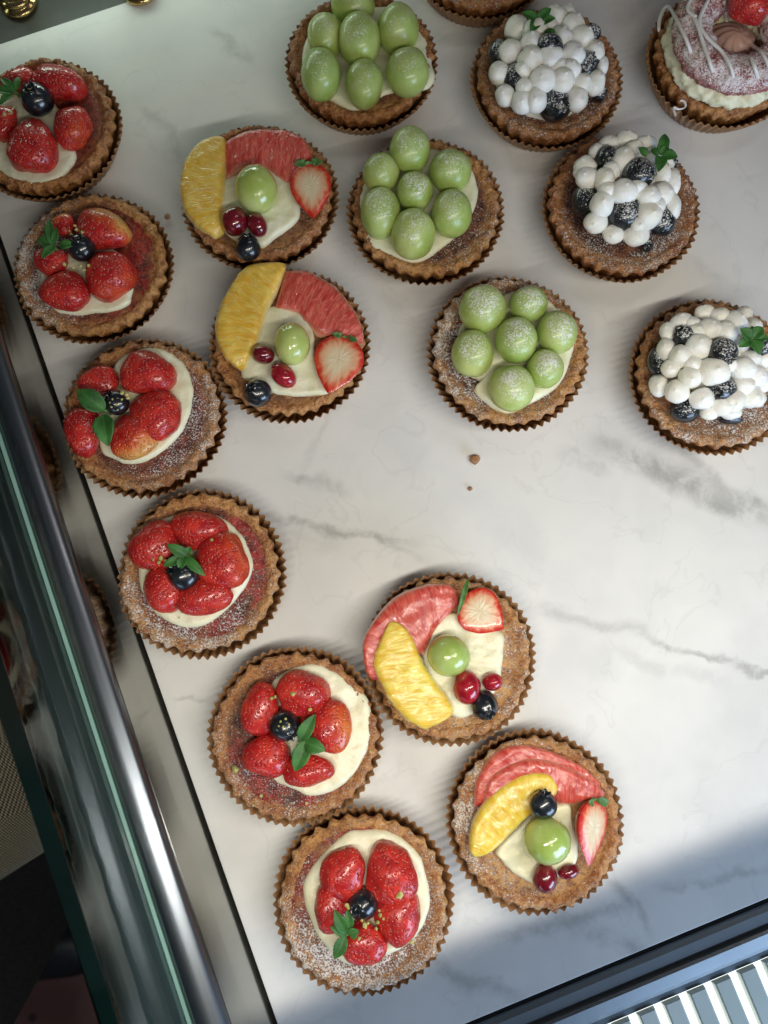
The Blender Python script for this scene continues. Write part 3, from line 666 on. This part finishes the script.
blueberry_tart((600, 270, 768 / 168), (710, 376), 'frontmost blueberry cream tart, partly cut off by the right photo edge', 43, (505, 430, 270, 2.75, 1.8),
    [(480, 195, 48, 38), (378, 238, 58, 42), (312, 285, 40, 48), (548, 215, 55, 45), (500, 272, 62, 56), (615, 262, 58, 78), (302, 360, 42, 54), (365, 395, 54, 56), (450, 352, 64, 62), (322, 450, 46, 42), (267, 528, 44, 54), (352, 555, 58, 58),
     (412, 492, 56, 52), (515, 467, 76, 70), (465, 590, 58, 50), (652, 458, 64, 60), (605, 600, 62, 60), (685, 575, 56, 62), (705, 490, 60, 56), (745, 515, 48, 52), (748, 400, 50, 55), (500, 655, 44, 32), (600, 655, 48, 30), (575, 290, 55, 60), (655, 530, 55, 52), (690, 410, 50, 44),
     (560, 620, 54, 50), (440, 285, 44), (420, 250, 40), (640, 340, 44), (770, 460, 44), (720, 590, 40), (420, 430, 44), (660, 200, 40), (700, 260, 44), (590, 430, 40)],
    [(385, 302, 48, 42, 4.0), (562, 377, 60, 58, 4.6), (555, 548, 62, 54, 4.0), (390, 645, 60, 48, 2.95), (257, 420, 34, 60, 3.1), (600, 682, 50, 22, 2.7), (735, 350, 40, 40, 3.9)],
    [(690, 315, 640, 268, 62, 5.1, 5.2), (695, 310, 742, 262, 66, 5.1, 5.2), (688, 318, 632, 352, 58, 5.1, 5.1), (698, 320, 728, 388, 62, 5.1, 5.1), (700, 312, 768, 312, 50, 5.0, 5.0), (692, 312, 692, 255, 36, 5.1, 5.2)],
    dict(sugar=.3, sdir=-70, sall=.42, golden=.4, fgold=.35), mz=5.1)

# ---- plain tart cut off by the top edge
t = Tart('sugared_tart', (0, 0, 1), (481, -47), 'dark sugar dusted tart almost wholly cut off by the top photo edge', 'tart', None, 51)
t.cup(); t.shell(sugar=.2, sall=.42, golden=.0); t.pool('cream', [(435, -60), (450, -85), (481, -96), (512, -85), (527, -60), (512, -36), (481, -26), (450, -36)], h=.4, mat=M['whip'])

# ---- ring pastry
t = Tart('ring_pastry', (600, 0, 768 / 168), (722, 60), 'ring shaped choux pastry with white icing stripes and a red berry on top', 'pastry', None, 61)
M['choux'] = None
def m_choux():
    q = NT('choux_crust'); co = q.coords(); a = q.noise(co, 170, 4, .65); b = q.noise(co, 480, 3)
    c = q.mix(q.ss(a, .3, .7), (0.26, 0.060, 0.060), (0.56, 0.25, 0.21)); m = sugar_mask(q, co, q.attr('sugar'))
    c = q.mix(m, c, (0.83, .78, .77)); q.pbr(c, .65, Normal=q.bump(q.math('ADD', a, q.math('MULTIPLY', b, .5)), .0022, .9)); return q.m
M['choux'] = m_choux()
M['icing'] = m_simple('white_icing', (0.84, 0.80, 0.76), (0.88, 0.85, 0.82), 100, .35)
M['rosette'] = m_cream('pink_chocolate_cream', (0.72, 0.47, 0.40))
t.cup(h=2.0); t.shell(sugar=.05, sall=.12, jam=1, jall=.8, golden=.05, rk=.96)
def torus(tt, name, Rm, rm, zc, sq, mat, ridge=0, ramp=0.0, rough=0.0, sug=0.0, twist=3.0):
    N, K = 200, 40; V = []; sg = []
    for i in range(N):
        a = 2 * PI * i / N
        for j in range(K):
            b = 2 * PI * j / K; r = rm * (1 + (ramp * cos(ridge * a + twist * b) if ridge else 0))
            p = Vector(((Rm + r * cos(b)) * cos(a), (Rm + r * cos(b)) * sin(a), zc + r * sq * sin(b)))
            e = rough * (nz(p, 1.6, tt.seed) + .7 * nz(p, 4.5, tt.seed) + .35 * nz(p, 11, tt.seed)); n_ = Vector((cos(b) * cos(a), cos(b) * sin(a), sin(b)))
            V.append(tuple(p + n_ * e)); sg.append(sug * sstep(-.9, .5, sin(b)))
    F = []
    for i in range(N):
        for j in range(K): F.append((i * K + j, ((i + 1) % N) * K + j, ((i + 1) % N) * K + (j + 1) % K, i * K + (j + 1) % K))
    return tt.add(name, V, F, mat, attrs={'sugar': sg})
torus(t, 'cream_ring', 2.74, 1.06, 2.9, .62, M['cream'], 19, .055, .15, twist=5.0)
torus(t, 'choux_ring', 2.6, 1.10, 4.0, .8, M['choux'], rough=.16, sug=1.0)
def zring(x, y):
    d = abs(math.hypot(x, y) - 2.6); return 4.08 + .8 * math.sqrt(max(0, 1.21 - d * d)) if d < 1.06 else 4.3 - (d - 1.06) * 2.0
for poly in ([(268, 145), (275, 80), (310, 28), (360, 110), (405, 210), (425, 290), (410, 370)], [(385, -20), (440, 100), (475, 210), (510, 310), (525, 380), (558, 418)], [(500, -10), (455, 95), (490, 170), (560, 240), (605, 330), (615, 455)],
             [(640, 100), (690, 200), (740, 240), (775, 310)], [(567, 5), (578, 90), (582, 180)], [(690, 260), (715, 330), (748, 435)], [(430, -30), (400, 40), (440, 80)], [(760, 80), (740, 160), (800, 240)]):
    pts = []
    for x, y in poly:
        z = 4.6
        for _ in range(5):
            p = t.P(x, y, z); z = max(2.8, zring(p.x, p.y) + .12)
        pts.append(t.P(x, y, z))
    C_ = spline(pts, 40); V = []; K = 8
    for i, p in enumerate(C_):
        d = (C_[min(i + 1, 39)] - C_[max(i - 1, 0)]).normalized(); u = d.cross(Vector((0, 0, 1))).normalized(); w = u.cross(d)
        r = .105 * (1 + .25 * nz(p, 2.5, 3)) * (1 if 0 < i < 39 else .3)
        for j in range(K): V.append(tuple(p + u * (r * cos(2 * PI * j / K)) + w * (r * sin(2 * PI * j / K))))
    F = grid_faces(40, K); F += [tuple(range(K)), tuple(39 * K + j for j in range(K))]
    t.add('icing_stripe', V, F, M['icing'])
C_ = [t.P(x, y, 2.75) for x, y in ((345, 530), (335, 490), (360, 500), (390, 490), (385, 465), (370, 460))]; C_ = spline(C_, 24); V = []
for i, p in enumerate(C_):
    for j in range(8): V.append((p.x + .07 * cos(PI * j / 4), p.y + .04 * cos(PI * j / 4), p.z + .07 * sin(PI * j / 4)))
t.add('icing_stripe', V, grid_faces(24, 8), M['icing'])
V = []; K, N = 26, 90
for i in range(K):
    q = i / (K - 1)
    for j in range(N):
        a = 2 * PI * j / N; r = 1.6 * (1 - q) ** .6 * (1 + .08 * cos(8 * a + 11 * q)) + .01; V.append((r * cos(a) + .1, r * sin(a), 2.9 + 1.15 * q))
t.add('cream_rosette', V, grid_faces(K, N), M['rosette'])
t.berry(692, 8, 170, 165, ang=-60, z=5.2, hh=.8)

# ================================================================== the display case
def line2(a, b, z):                                 # horizontal line through two photo points at height z
    A, B = at(*a, z), at(*b, z); return A, (B - A).normalized()
def isect(l1, l2):
    (a, d), (b, e) = l1, l2; den = d.x * e.y - d.y * e.x; w = b - a; return a + d * ((w.x * e.y - w.y * e.x) / den)
LL = line2((5, 249), (269, 1000), 0); LB = line2((465, 1024), (768, 898), 0); LT = line2((0, 42), (115, 0), 0)
K0 = isect(LL, LB); TL = isect(LL, LT); e1 = LB[1]; e2 = (TL - K0).normalized()
def quadbox(name, top, thick, mat, parent=None, bev=.06, smooth=False):
    V = [tuple(p) for p in top] + [(p.x, p.y, p.z - thick) for p in top]
    F = [(0, 1, 2, 3), (7, 6, 5, 4)] + [(i, 4 + i, 4 + (i + 1) % 4, (i + 1) % 4) for i in range(4)]
    o = mesh(name, V, F, mat, parent, smooth=False)
    if bev:
        bm = bmesh.new(); bm.from_mesh(o.data); bmesh.ops.bevel(bm, geom=bm.edges[:], offset=bev * S, segments=2, affect='EDGES', profile=.5); bm.to_mesh(o.data); bm.free()
    return o
# marble with measured veins
def m_marble():
    t = NT('white_marble'); co = t.n('ShaderNodeTexCoord').outputs['Object']
    big = t.n('ShaderNodeTexNoise', {'Scale': 22, 'Detail': 5, 'Roughness': .6}); t.set(big, 'Vector', co)
    off = t.vm('MULTIPLY', t.vm('SUBTRACT', big.outputs['Color'], (.5, .5, .5)), (.035, .035, 0))
    q = t.vm('ADD', co, off); brk = t.noise(co, 60, 5, .7, .6); total = None
    veins = [((575, 440), (778, 520), 1.3, .62), ((640, 432), (790, 515), .8, .4), ((560, 452), (600, 475), .5, .35), ((530, 610), (640, 625), .7, .35), ((630, 624), (790, 690), .35, .55), ((590, 640), (740, 690), .7, .2),
             ((240, 520), (420, 545), .55, .5), ((250, 545), (350, 548), 1.2, .18), ((290, 470), (340, 490), .6, .4), ((100, 395), (290, 540), .25, .25), ((180, 690), (215, 700), .25, .4), ((200, 30), (250, 60), .5, .35), ((140, 100), (200, 180), .7, .25),
             ((480, 945), (640, 905), .6, .42), ((560, 930), (700, 965), .7, .4), ((610, 880), (650, 930), .5, .4), ((420, 950), (520, 1000), .6, .4), ((660, 880), (760, 870), .5, .35), ((690, 430), (768, 440), .4, .3), ((380, 545), (420, 560), .4, .3), ((660, 250), (768, 300), .6, .15), ((380, 300), (300, 480), .3, .15)]
    for a, b, w, s_ in veins:
        A, B = at(*a, 0) * S, at(*b, 0) * S; d = B - A; L = d.length; d.normalize(); n_ = Vector((-d.y, d.x, 0))
        r = t.vm('SUBTRACT', q, tuple(A)); dist = t.math('ABSOLUTE', t.vm('DOT_PRODUCT', r, tuple(n_))); al = t.vm('DOT_PRODUCT', r, tuple(d))
        m = t.ss(dist, 0, w * S, 1, 0)
        m = t.math('MULTIPLY', m, t.math('MULTIPLY', t.ss(al, -.008, L * .3), t.ss(al, L * .75, L + .01, 1, 0)))
        m = t.math('MULTIPLY', m, s_); total = m if total is None else t.math('ADD', total, m)
    v = t.math('MULTIPLY', total, t.ss(brk, .3, .62, .25, 1.25), clamp=True)
    cloud = t.noise(q, 14, 4, .6)
    thin = t.ss(t.math('ABSOLUTE', t.math('SUBTRACT', t.noise(q, 17, 3, .5, .8), .5)), 0, .012, .14, 0)
    c = t.mix(t.ss(cloud, .35, .75), (0.80, 0.795, 0.765), (0.70, 0.70, 0.685))
    c = t.mix(thin, c, (.45, .45, .43)); c = t.mix(v, c, (0.33, 0.33, 0.315))
    t.pbr(c, t.ss(t.noise(co, 35, 3), .3, .7, .36, .50), Normal=t.bump(t.noise(co, 500, 2), .0001, .3), Specular_IOR_Level=.3)
    return t.m
def m_metal(name, col, rough, coat=0.0, wob=.05, metal=1.0):
    t = NT(name); co = t.n('ShaderNodeTexCoord').outputs['Object']
    e = e2
    al = t.vm('DOT_PRODUCT', co, tuple(e)); pr = t.vm('DOT_PRODUCT', co, (-e.y, e.x, 0)); sp = t.n('ShaderNodeSeparateXYZ'); t.set(sp, 0, co)
    cc = t.n('ShaderNodeCombineXYZ', {'X': t.math('MULTIPLY', al, 8.0), 'Y': t.math('MULTIPLY', pr, 900.0), 'Z': t.math('MULTIPLY', sp.outputs[2], 900.0)})
    b = t.noise(cc, 1.0, 2); sm = t.noise(co, 30, 3)
    c = t.mix(t.ss(sm, .3, .7, 0, .35), col, tuple(x * .75 for x in col))
    r = t.math('MULTIPLY_ADD', b, wob * 2, t.math('MULTIPLY_ADD', sm, .06, rough - .08))
    t.pbr(c, r, Metallic=metal, Normal=t.bump(b, .00006, .5), Coat_Weight=coat, Coat_Roughness=.08); return t.m
M['marble'] = m_marble()
M['steel'] = m_metal('brushed_steel', (0.27, 0.30, 0.335), .33, coat=.25, wob=.03)
M['mirror'] = m_metal('polished_steel', (0.36, 0.36, 0.33), .15, wob=.02)
M['ledge'] = m_metal('dull_steel', (0.50, 0.54, 0.60), .5, coat=.2, wob=.05)
M['front'] = m_metal('satin_steel', (0.27, 0.31, 0.34), .36, metal=.5)
M['brass'] = m_simple('brass', (0.60, 0.42, 0.16), (0.70, 0.52, 0.24), 60, .18, .0001, Metallic=1.0)
M['black'] = m_simple('black_rubber', (0.008, 0.008, 0.009), (0.016, 0.016, 0.018), 80, .6)
M['dark'] = m_simple('dark_laminate', (0.045, 0.045, 0.037), (0.06, 0.06, 0.05), 40, .45)
marble = quadbox('marble_shelf', [K0, K0 + e1 * 95, K0 + e1 * 95 + e2 * (TL - K0).length, TL], 1.5, M['marble'], bev=.04); tag(marble, kind='structure')
nb = Vector((e1.y, -e1.x, 0)); nl = Vector((-e2.y, e2.x, 0))          # outwards from the front and the left edge of the shelf
if nb.dot(e2) > 0: nb = -nb
if nl.dot(e1) > 0: nl = -nl
HT = (TL - K0).length
deck = quadbox('case_deck', [Vector((0, 0, -1.52)) + v for v in (K0 + nl * 1.0 + nb * 0.9, K0 + e1 * 95 + nb * .9, K0 + e1 * 95 + e2 * (HT + 40), TL + nl * 1.0 + e2 * 40)], 1.0, M['black'], bev=0); tag(deck, kind='structure')
back = quadbox('back_board', [TL + e2 * .06 + Vector((0, 0, -.5)) + v for v in (nl * 0, e1 * 95, e1 * 95 + e2 * 38, e2 * 38)], .9, M['dark']); tag(back, kind='structure')
def ext(a, b, z, k0=-.7, k1=1.6):
    A, B = at(*a, z), at(*b, z); return A + (B - A) * k0, A + (B - A) * k1
# left side: panel, rail, glass
ft = thing('steel_rail', K0 + nl * 3, 'brushed steel rail with a long bright streak running down the left of the case', 'rail')
def child(name, V, F, mat, parent, smooth=False, **kw):
    o = mesh(name, V, F, mat, None, smooth=smooth, **kw); o.parent = parent; o.matrix_parent_inverse = Matrix.Translation(-parent.location); return o
A0, A1 = TL + nl * .12 + e2 * 40, K0 + nl * .12 - e2 * 40
rA, rB = ext((5, 343), (231, 1024), 5.0); rC, rD = ext((8, 450), (194, 1024), 5.0)
def loft(lines, close=False):
    V = []; n = 24
    for a, b in lines:
        for i in range(n + 1): V.append(tuple(a.lerp(b, i / n)))
    k = len(lines); F = []
    for r in range(k if close else k - 1):
        r2 = (r + 1) % k
        for i in range(n): F.append((r * (n + 1) + i, r2 * (n + 1) + i, r2 * (n + 1) + i + 1, r * (n + 1) + i + 1))
    if close: F += [tuple(r * (n + 1) for r in range(k)), tuple(r * (n + 1) + n for r in range(k))[::-1]]
    return V, F
def lz(l, dz, shift=Vector()): return (l[0] + Vector((0, 0, dz)) + shift, l[1] + Vector((0, 0, dz)) + shift)
pb = (A0 + Vector((0, 0, -.6)), A1 + Vector((0, 0, -.6))); ptop = (rA, rB)
mid = (pb[0].lerp(ptop[0], .62), pb[1].lerp(ptop[1], .62))
V, F = loft([pb, mid, lz(mid, 0, nl * .4), lz(pb, 0, nl * .4)], True); child('side_panel', V, F, M['mirror'], ft)
mid2 = (pb[0].lerp(ptop[0], .63), pb[1].lerp(ptop[1], .63))
V, F = loft([lz(mid2, 0, -nl * .05), lz(ptop, -.02, -nl * .02), lz(ptop, -.02, nl * .4), lz(mid2, 0, nl * .4)], True); child('panel_lip', V, F, M['mirror'], ft)
# rounded rail profile
lines = []
for i in range(13):
    q = i / 12; a = rA.lerp(rC, q); b = rB.lerp(rD, q); lines.append((a + Vector((0, 0, .55 * math.sqrt(max(0, 1 - (2 * q - 1) ** 2)) + .02)), b + Vector((0, 0, .55 * math.sqrt(max(0, 1 - (2 * q - 1) ** 2)) + .02))))
lines += [(rC + Vector((0, 0, -1)), rD + Vector((0, 0, -1))), (rA + Vector((0, 0, -1)) + nl * .45, rB + Vector((0, 0, -1)) + nl * .45)]
V, F = loft(lines, True); o = child('rail', V, F, M['steel'], ft, smooth=True)
gA, gB = ext((3, 450), (189, 1024), 5.0); hA, hB = ext((0, 650), (119, 1024), 11.5, -1.0, 1.9); iA, iB = ext((0, 716), (102, 1024), 11.5, -1.0, 1.9)
# ledge outside the rail on which the pane stands
V, F = loft([lz((rC, rD), -.1, nl * .02), lz((gA, gB), -.15, nl * 1.9), lz((gA, gB), -6, nl * 2.1), lz((rC, rD), -6, nl * .02)], True)
child('ledge', V, F, M['ledge'], ft)
def m_glass():
    t = NT('clear_glass'); tr = t.n('ShaderNodeBsdfTransparent', {'Color': (.86, .93, .91)}); gl = t.n('ShaderNodeBsdfGlossy', {'Color': (.9, .95, .95), 'Roughness': .04})
    fr = t.n('ShaderNodeFresnel', {'IOR': 1.5}); mx = t.n('ShaderNodeMixShader'); t.set(mx, 0, fr); t.set(mx, 1, tr); t.set(mx, 2, gl); t.t.links.new(mx.outputs[0], t.out.inputs[0]); return t.m
M['glass'] = m_glass()
M['edge'] = m_simple('green_glass_edge', (0.001, 0.006, 0.005), (0.002, 0.010, 0.009), 20, .12, .00005, Coat_Weight=.6, Coat_Roughness=.05)
M['teal'] = m_simple('pale_glass_edge', (0.24, 0.42, 0.36), (0.30, 0.50, 0.44), 20, .2, .00005)
gt = thing('glass_guard', (gA + gB) / 2, 'low glass guard with a thick dark green top edge along the left of the case', 'glass pane')
V, F = loft([(gA, gB), (hA, hB), lz((hA, hB), 0, nl * .72), lz((gA, gB), 0, nl * .72)], True); child('pane', V, F, M['glass'], gt)
V, F = loft([lz((hA, hB), .01, -nl * .01), lz((iA, iB), .01), lz((iA, iB), .06), lz((hA, hB), .06, -nl * .01)], True); child('top_edge', V, F, M['edge'], gt)
V, F = loft([lz((rC, rD), -.08, nl * .02), lz((gA, gB), -.08, -nl * .02), lz((gA, gB), .22, -nl * .02), lz((rC, rD), .22, nl * .02)], True); child('bottom_edge', V, F, M['teal'], gt)
# front: frame and louvre with an added glow
fr = thing('front_rail', K0, 'steel rail strip along the front edge of the marble in blue shade', 'rail')
prof = [(.08, -1.4), (.08, -.55), (.32, -.5), (.36, -.12), (.60, -.02), (1.12, -.02), (1.2, -.25), (1.3, -.25), (1.36, .12), (1.5, .2), (2.1, .1), (2.3, -.02), (2.36, -.3), (2.75, -.3), (2.8, -2.0)]
f0 = K0 - e1 * 40; f1 = K0 + e1 * 95
V, F = loft([(f0 + nb * x + Vector((0, 0, z)), f1 + nb * x + Vector((0, 0, z))) for x, z in prof], True)
o = child('frame_rail', V, F, M['front'], fr)
V, F = loft([(f0 + nb * x + Vector((0, 0, z)), f1 + nb * x + Vector((0, 0, z))) for x, z in ((.03, -.5), (.31, -.45), (.31, -.3), (.03, -.35))], True); child('black_gasket', V, F, M['black'], fr)
lv = thing('glow_louvre', K0 + e1 * 20 + nb * 3, 'steel louvre with an added white glow between its slats at the front corner', 'light')
Ms = m_simple('louvre_paint', (.70, .76, .67), (.78, .83, .75), 30, .3); M['louvre'] = Ms
td = NT('added_glow'); ems = td.n('ShaderNodeEmission', {'Color': (.93, 1.0, .97), 'Strength': 1.6}); td.t.links.new(ems.outputs[0], td.out.inputs[0])  # emissive glow added below the slats for the bright white stripes
V = []; F = []; c0 = K0 - e1 * 4 + nb * 2.9
for k in range(56):
    a = c0 + e1 * (1.43 * k); b0 = len(V)
    pr = [(0, -.55), (.06, -.12), (.14, -.05), (.88, -.05), (.96, -.12), (1.0, -.55)]
    for d in (0, 12):
        for x, z in pr: V.append(tuple(a + e1 * x + nb * d + Vector((0, 0, z))))
    n_ = len(pr)
    for i in range(n_ - 1): F.append((b0 + i, b0 + i + 1, b0 + n_ + i + 1, b0 + n_ + i))
    F += [tuple(b0 + i for i in range(n_)), tuple(b0 + n_ + i for i in range(n_))[::-1]]
child('slats', V, F, M['louvre'], lv)
q = quadbox('glow_panel', [c0 + Vector((0, 0, -.56)), c0 + e1 * 80 + Vector((0, 0, -.56)), c0 + e1 * 80 + nb * 12 + Vector((0, 0, -.56)), c0 + nb * 12 + Vector((0, 0, -.56))], .3, td.m, bev=0); q.parent = lv; q.matrix_parent_inverse = Matrix.Translation(-lv.location)
# brass feet
for i, (px, py, lab) in enumerate(((16, -2, 'brass ringed foot on the dark board in the back corner'), (140, -9, 'brass ringed foot on the marble beside the dark board'))):
    p = at(px, py, 0); V = []; N = 40
    base = -.49 if i == 0 else .01
    pf = [(0, 0), (1.05, 0), (1.15, .08), (1.18, .22), (1.08, .36), (.9, .42), (.86, .5), (.98, .58), (1.02, .72), (.94, .86), (.7, .92), (.5, 1.0), (.42, 1.3), (.42, 2.6), (.5, 2.7), (.5, 2.9), (0, 2.95)]
    for r, z in pf:
        for j in range(N): V.append((p.x + r * cos(2 * PI * j / N), p.y + r * sin(2 * PI * j / N), base + z))
    tag(mesh('brass_foot', V, grid_faces(len(pf), N), M['brass']), lab, 'foot', 'brass feet at the back')
# crumbs on the marble
def crumb(px, py, r, lab, sq=.7, seed=1):
    p = at(px, py, 0); bm = bmesh.new(); bmesh.ops.create_icosphere(bm, subdivisions=2, radius=r); rr = random.Random(seed)
    for v in bm.verts: v.co *= 1 + .3 * nz(v.co, 3 / r, seed); v.co.z *= sq
    mz_ = min(v.co.z for v in bm.verts); V = [(v.co.x + p.x, v.co.y + p.y, v.co.z - mz_ + .003) for v in bm.verts]; F = [tuple(v.index for v in f.verts) for f in bm.faces]; bm.free()
    return tag(mesh('crumb', V, F, M['crumb'], smooth=False), lab, 'crumb', 'crumbs dropped on the marble')
crumb(474.5, 460, .30, 'largest brown crumb lying alone in the middle of the marble', seed=2)
crumb(470, 489, .13, 'pale tiny crumb just in front of the largest crumb', seed=3); crumb(168, 218, .17, 'small dark crumb between two tarts at the back left', seed=4)

# ================================================================== floor and bystander
def m_floor():
    t = NT('reddish_floor'); co = t.n('ShaderNodeTexCoord').outputs['Object']; d = t.vor(co, 24); a = t.noise(co, 12, 4)
    c = t.mix(t.ss(a, .3, .7), (0.16, 0.060, 0.045), (0.26, 0.115, 0.085)); c = t.mix(t.ss(d, .12, .2, .8, 0), c, (.03, .015, .015)); t.pbr(c, .5); return t.m
FZ = -88.0
tag(mesh('floor', [(-400, -400, FZ), (400, -400, FZ), (400, 400, FZ), (-400, 400, FZ)], [(0, 1, 2, 3)], m_floor(), smooth=False), kind='structure')
def skin(name, joints, edges, mat, parent, sub=2):
    me = bpy.data.meshes.new(name); me.from_pydata([tuple(Vector(j[0]) * S) for j in joints], edges, []); o = bpy.data.objects.new(name, me); COL.objects.link(o)
    md = o.modifiers.new('skin', 'SKIN'); md.use_smooth_shade = True; md.branch_smoothing = .5
    for i, j in enumerate(joints):
        r = j[1]; r = (r, r) if not isinstance(r, tuple) else r
        me.skin_vertices[0].data[i].radius = (r[0] * S, r[1] * S)
    me.skin_vertices[0].data[0].use_root = True
    sb = o.modifiers.new('sub', 'SUBSURF'); sb.levels = sub; sb.render_levels = sub
    me.materials.append(mat)
    if parent: o.parent = parent; o.matrix_parent_inverse = Matrix.Translation(-parent.location)
    return o
def m_knit():
    t = NT('beige_knit'); co = t.n('ShaderNodeTexCoord').outputs['Object']; sp = t.n('ShaderNodeSeparateXYZ'); t.set(sp, 0, co)
    w1 = t.math('SINE', t.math('MULTIPLY', t.math('ADD', sp.outputs[1], sp.outputs[0]), 1900.0)); w2 = t.math('SINE', t.math('MULTIPLY', t.math('SUBTRACT', sp.outputs[2], sp.outputs[1]), 1900.0))
    h = t.math('MULTIPLY', w1, w2); c = t.mix(t.ss(h, -.6, .6), (0.34, 0.30, 0.20), (0.70, 0.63, 0.46)); t.pbr(c, .9, Normal=t.bump(h, .0015, .8)); return t.m
M['knit'] = m_knit(); M['trouser'] = m_simple('black_trouser', (0.006, 0.006, 0.007), (0.012, 0.012, 0.013), 300, .85); M['skin'] = m_simple('skin', (0.50, 0.29, 0.20), (0.58, 0.36, 0.26), 60, .5, Subsurface_Weight=.1); M['hair'] = m_simple('dark_hair', (0.01, 0.008, 0.007), (0.03, 0.02, 0.015), 200, .5); M['shoe'] = m_simple('black_shoe', (0.008, 0.008, 0.009), (0.015, 0.015, 0.016), 100, .4)
bx, by = -31.5, -6.0
foot = at(52, 945, FZ + 2); hipz = -14
per = thing('person', (bx, by, FZ), 'person in a beige knit sweater and black trousers standing outside the glass', 'person')
J = [((bx, by, hipz), (11, 11)), ((bx - 2, by, 4), (8, 11)), ((bx - 4, by, 24), (10, 13)), ((bx - 5, by, 38), (8, 12)), ((bx - 5, by, 46), 5), ((bx - 4, by, 54), (7, 6.5)), ((bx - 3.5, by, 62), (9, 7.5)), ((bx - 4, by, 69), (7, 6)),
     ((bx - 6, by + 17, 36), 5.5), ((bx - 12, by + 24, 12), 4.2), ((bx - 6, by + 25, -10), 3.2), ((bx - 3, by + 25, -17), (3.6, 1.8)),
     ((bx - 6, by - 17, 36), 5.5), ((bx - 20, by - 21, 14), 4.2), ((bx - 34, by - 16, 2), 3.2), ((bx - 40, by - 14, -1), (3.6, 1.8)),
     ((bx - 6, by + 9, hipz - 12), 8), ((bx - 8, by + 10, hipz - 40), 6), ((bx - 12, by + 10, FZ + 8), 4), ((bx - 1, by + 10, FZ + 3.5), (4, 3)),
     ((bx - 3, by - 9, hipz - 10), 8), ((foot.x * .5 + bx * .5 - 3, foot.y * .5 + by * .5, hipz - 38), 6), ((foot.x - 9, foot.y, FZ + 8), 5.5), ((foot.x, foot.y, FZ + 3.5), (4, 3))]
Ed = [(0, 1), (1, 2), (2, 3), (3, 4), (4, 5), (5, 6), (6, 7), (3, 8), (8, 9), (9, 10), (10, 11), (3, 12), (12, 13), (13, 14), (14, 15), (0, 16), (16, 17), (17, 18), (18, 19), (0, 20), (20, 21), (21, 22), (22, 23)]
skin('body', [(j[0], tuple(max(1.5, x - (2.5 if i in (0, 1, 2, 3, 8, 9, 12, 13, 16, 17, 18, 19, 20, 21, 22, 23) else 0)) for x in (j[1] if isinstance(j[1], tuple) else (j[1], j[1])))) for i, j in enumerate(J)], Ed, M['skin'], per)
def sub(ix, grow, name, mat, extra=None):
    mp = {k: i for i, k in enumerate(ix)}
    jj = [(J[k][0], tuple(r + grow for r in (J[k][1] if isinstance(J[k][1], tuple) else (J[k][1],) * 2))) for k in ix]
    return skin(name, jj, [(mp[a], mp[b]) for a, b in Ed if a in mp and b in mp], mat, per)
J.append(((bx, by, hipz - 6), (11.5, 11.5))); Ed.append((0, 24)); sub([24, 0, 1, 2, 3, 8, 9, 10, 12, 13, 14], 1.6, 'sweater', M['knit']); sub([0, 16, 17, 18, 19, 20, 21, 22, 23], 1.2, 'trousers', M['trouser'])
for a, b in ((18, 19), (22, 23)):
    A, B = Vector(J[a][0]), Vector(J[b][0]); skin('shoe', [((A.x - 2, A.y, FZ + 5), 4.6), ((A.x + 4, A.y, FZ + 4.3), 4.3), ((B.x + 3, B.y, FZ + 3.7), (4.4, 3.4)), ((B.x + 8, B.y, FZ + 3), (3.6, 2.6))], [(0, 1), (1, 2), (2, 3)], M['shoe'], per)
skin('hair', [((bx - 7, by, 70), (8.5, 8)), ((bx - 9, by, 62), (8, 8)), ((bx - 9, by, 52), (6, 7.5))], [(0, 1), (1, 2)], M['hair'], per)

# ================================================================== light
w = bpy.data.worlds.new('World'); scene.world = w; w.use_nodes = True
w.node_tree.nodes['Background'].inputs[0].default_value = (0.62, 0.70, 0.80, 1); w.node_tree.nodes['Background'].inputs[1].default_value = 0.055
def area(name, loc, target, sx, sy, power, color, along=None, spread=180):
    l = bpy.data.lights.new(name, 'AREA'); l.shape = 'RECTANGLE'; l.size = sx * S; l.size_y = sy * S; l.energy = power; l.color = color
    o = bpy.data.objects.new(name, l); COL.objects.link(o); o.location = Vector(loc) * S
    zz = (Vector(loc) - Vector(target)).normalized(); xx = (along - zz * along.dot(zz)).normalized() if along else zz.orthogonal().normalized(); yy = zz.cross(xx)
    l.spread = math.radians(spread); o.rotation_euler = Matrix((xx, yy, zz)).transposed().to_euler(); return o
def tb(a, b, z): return K0 + e1 * a + e2 * b + Vector((0, 0, z))       # case coordinates
# unseen blocker, added to keep the strip light off the front of the marble
blocker_b, blocker_z = 8.9, 25.0
sh = quadbox('light_blocker', [tb(-45, blocker_b - 1, blocker_z), tb(95, blocker_b - 1, blocker_z), tb(95, blocker_b - 8.5, blocker_z), tb(-45, blocker_b - 8.5, blocker_z)], .6, M['dark']); tag(sh, kind='structure')
area('strip_lamp', tb(20, 10.5, 40), tb(17, 13, 0), 54, .8, 1.22, (1.0, .95, .845), e1, 148)
area('ceiling_lamp', tb(70, 55, 90), tb(35, 35, 0), 40, 6, .4, (1.0, .88, .84), e1)
area('back_lamp', tb(16, HT + 6.5, 7), tb(18, HT - 8, 0), 26, 1.2, .14, (.80, 1.0, .84), e1)
area('daylight', tb(45, -45, 22), tb(30, 0, 0), 50, 30, 4.0, (.52, .71, 1.0), e1)
vs = scene.view_settings; scene.display_settings.display_device = 'sRGB'; vs.view_transform = 'Standard'; vs.look = 'None'; vs.exposure = 0; vs.gamma = 1
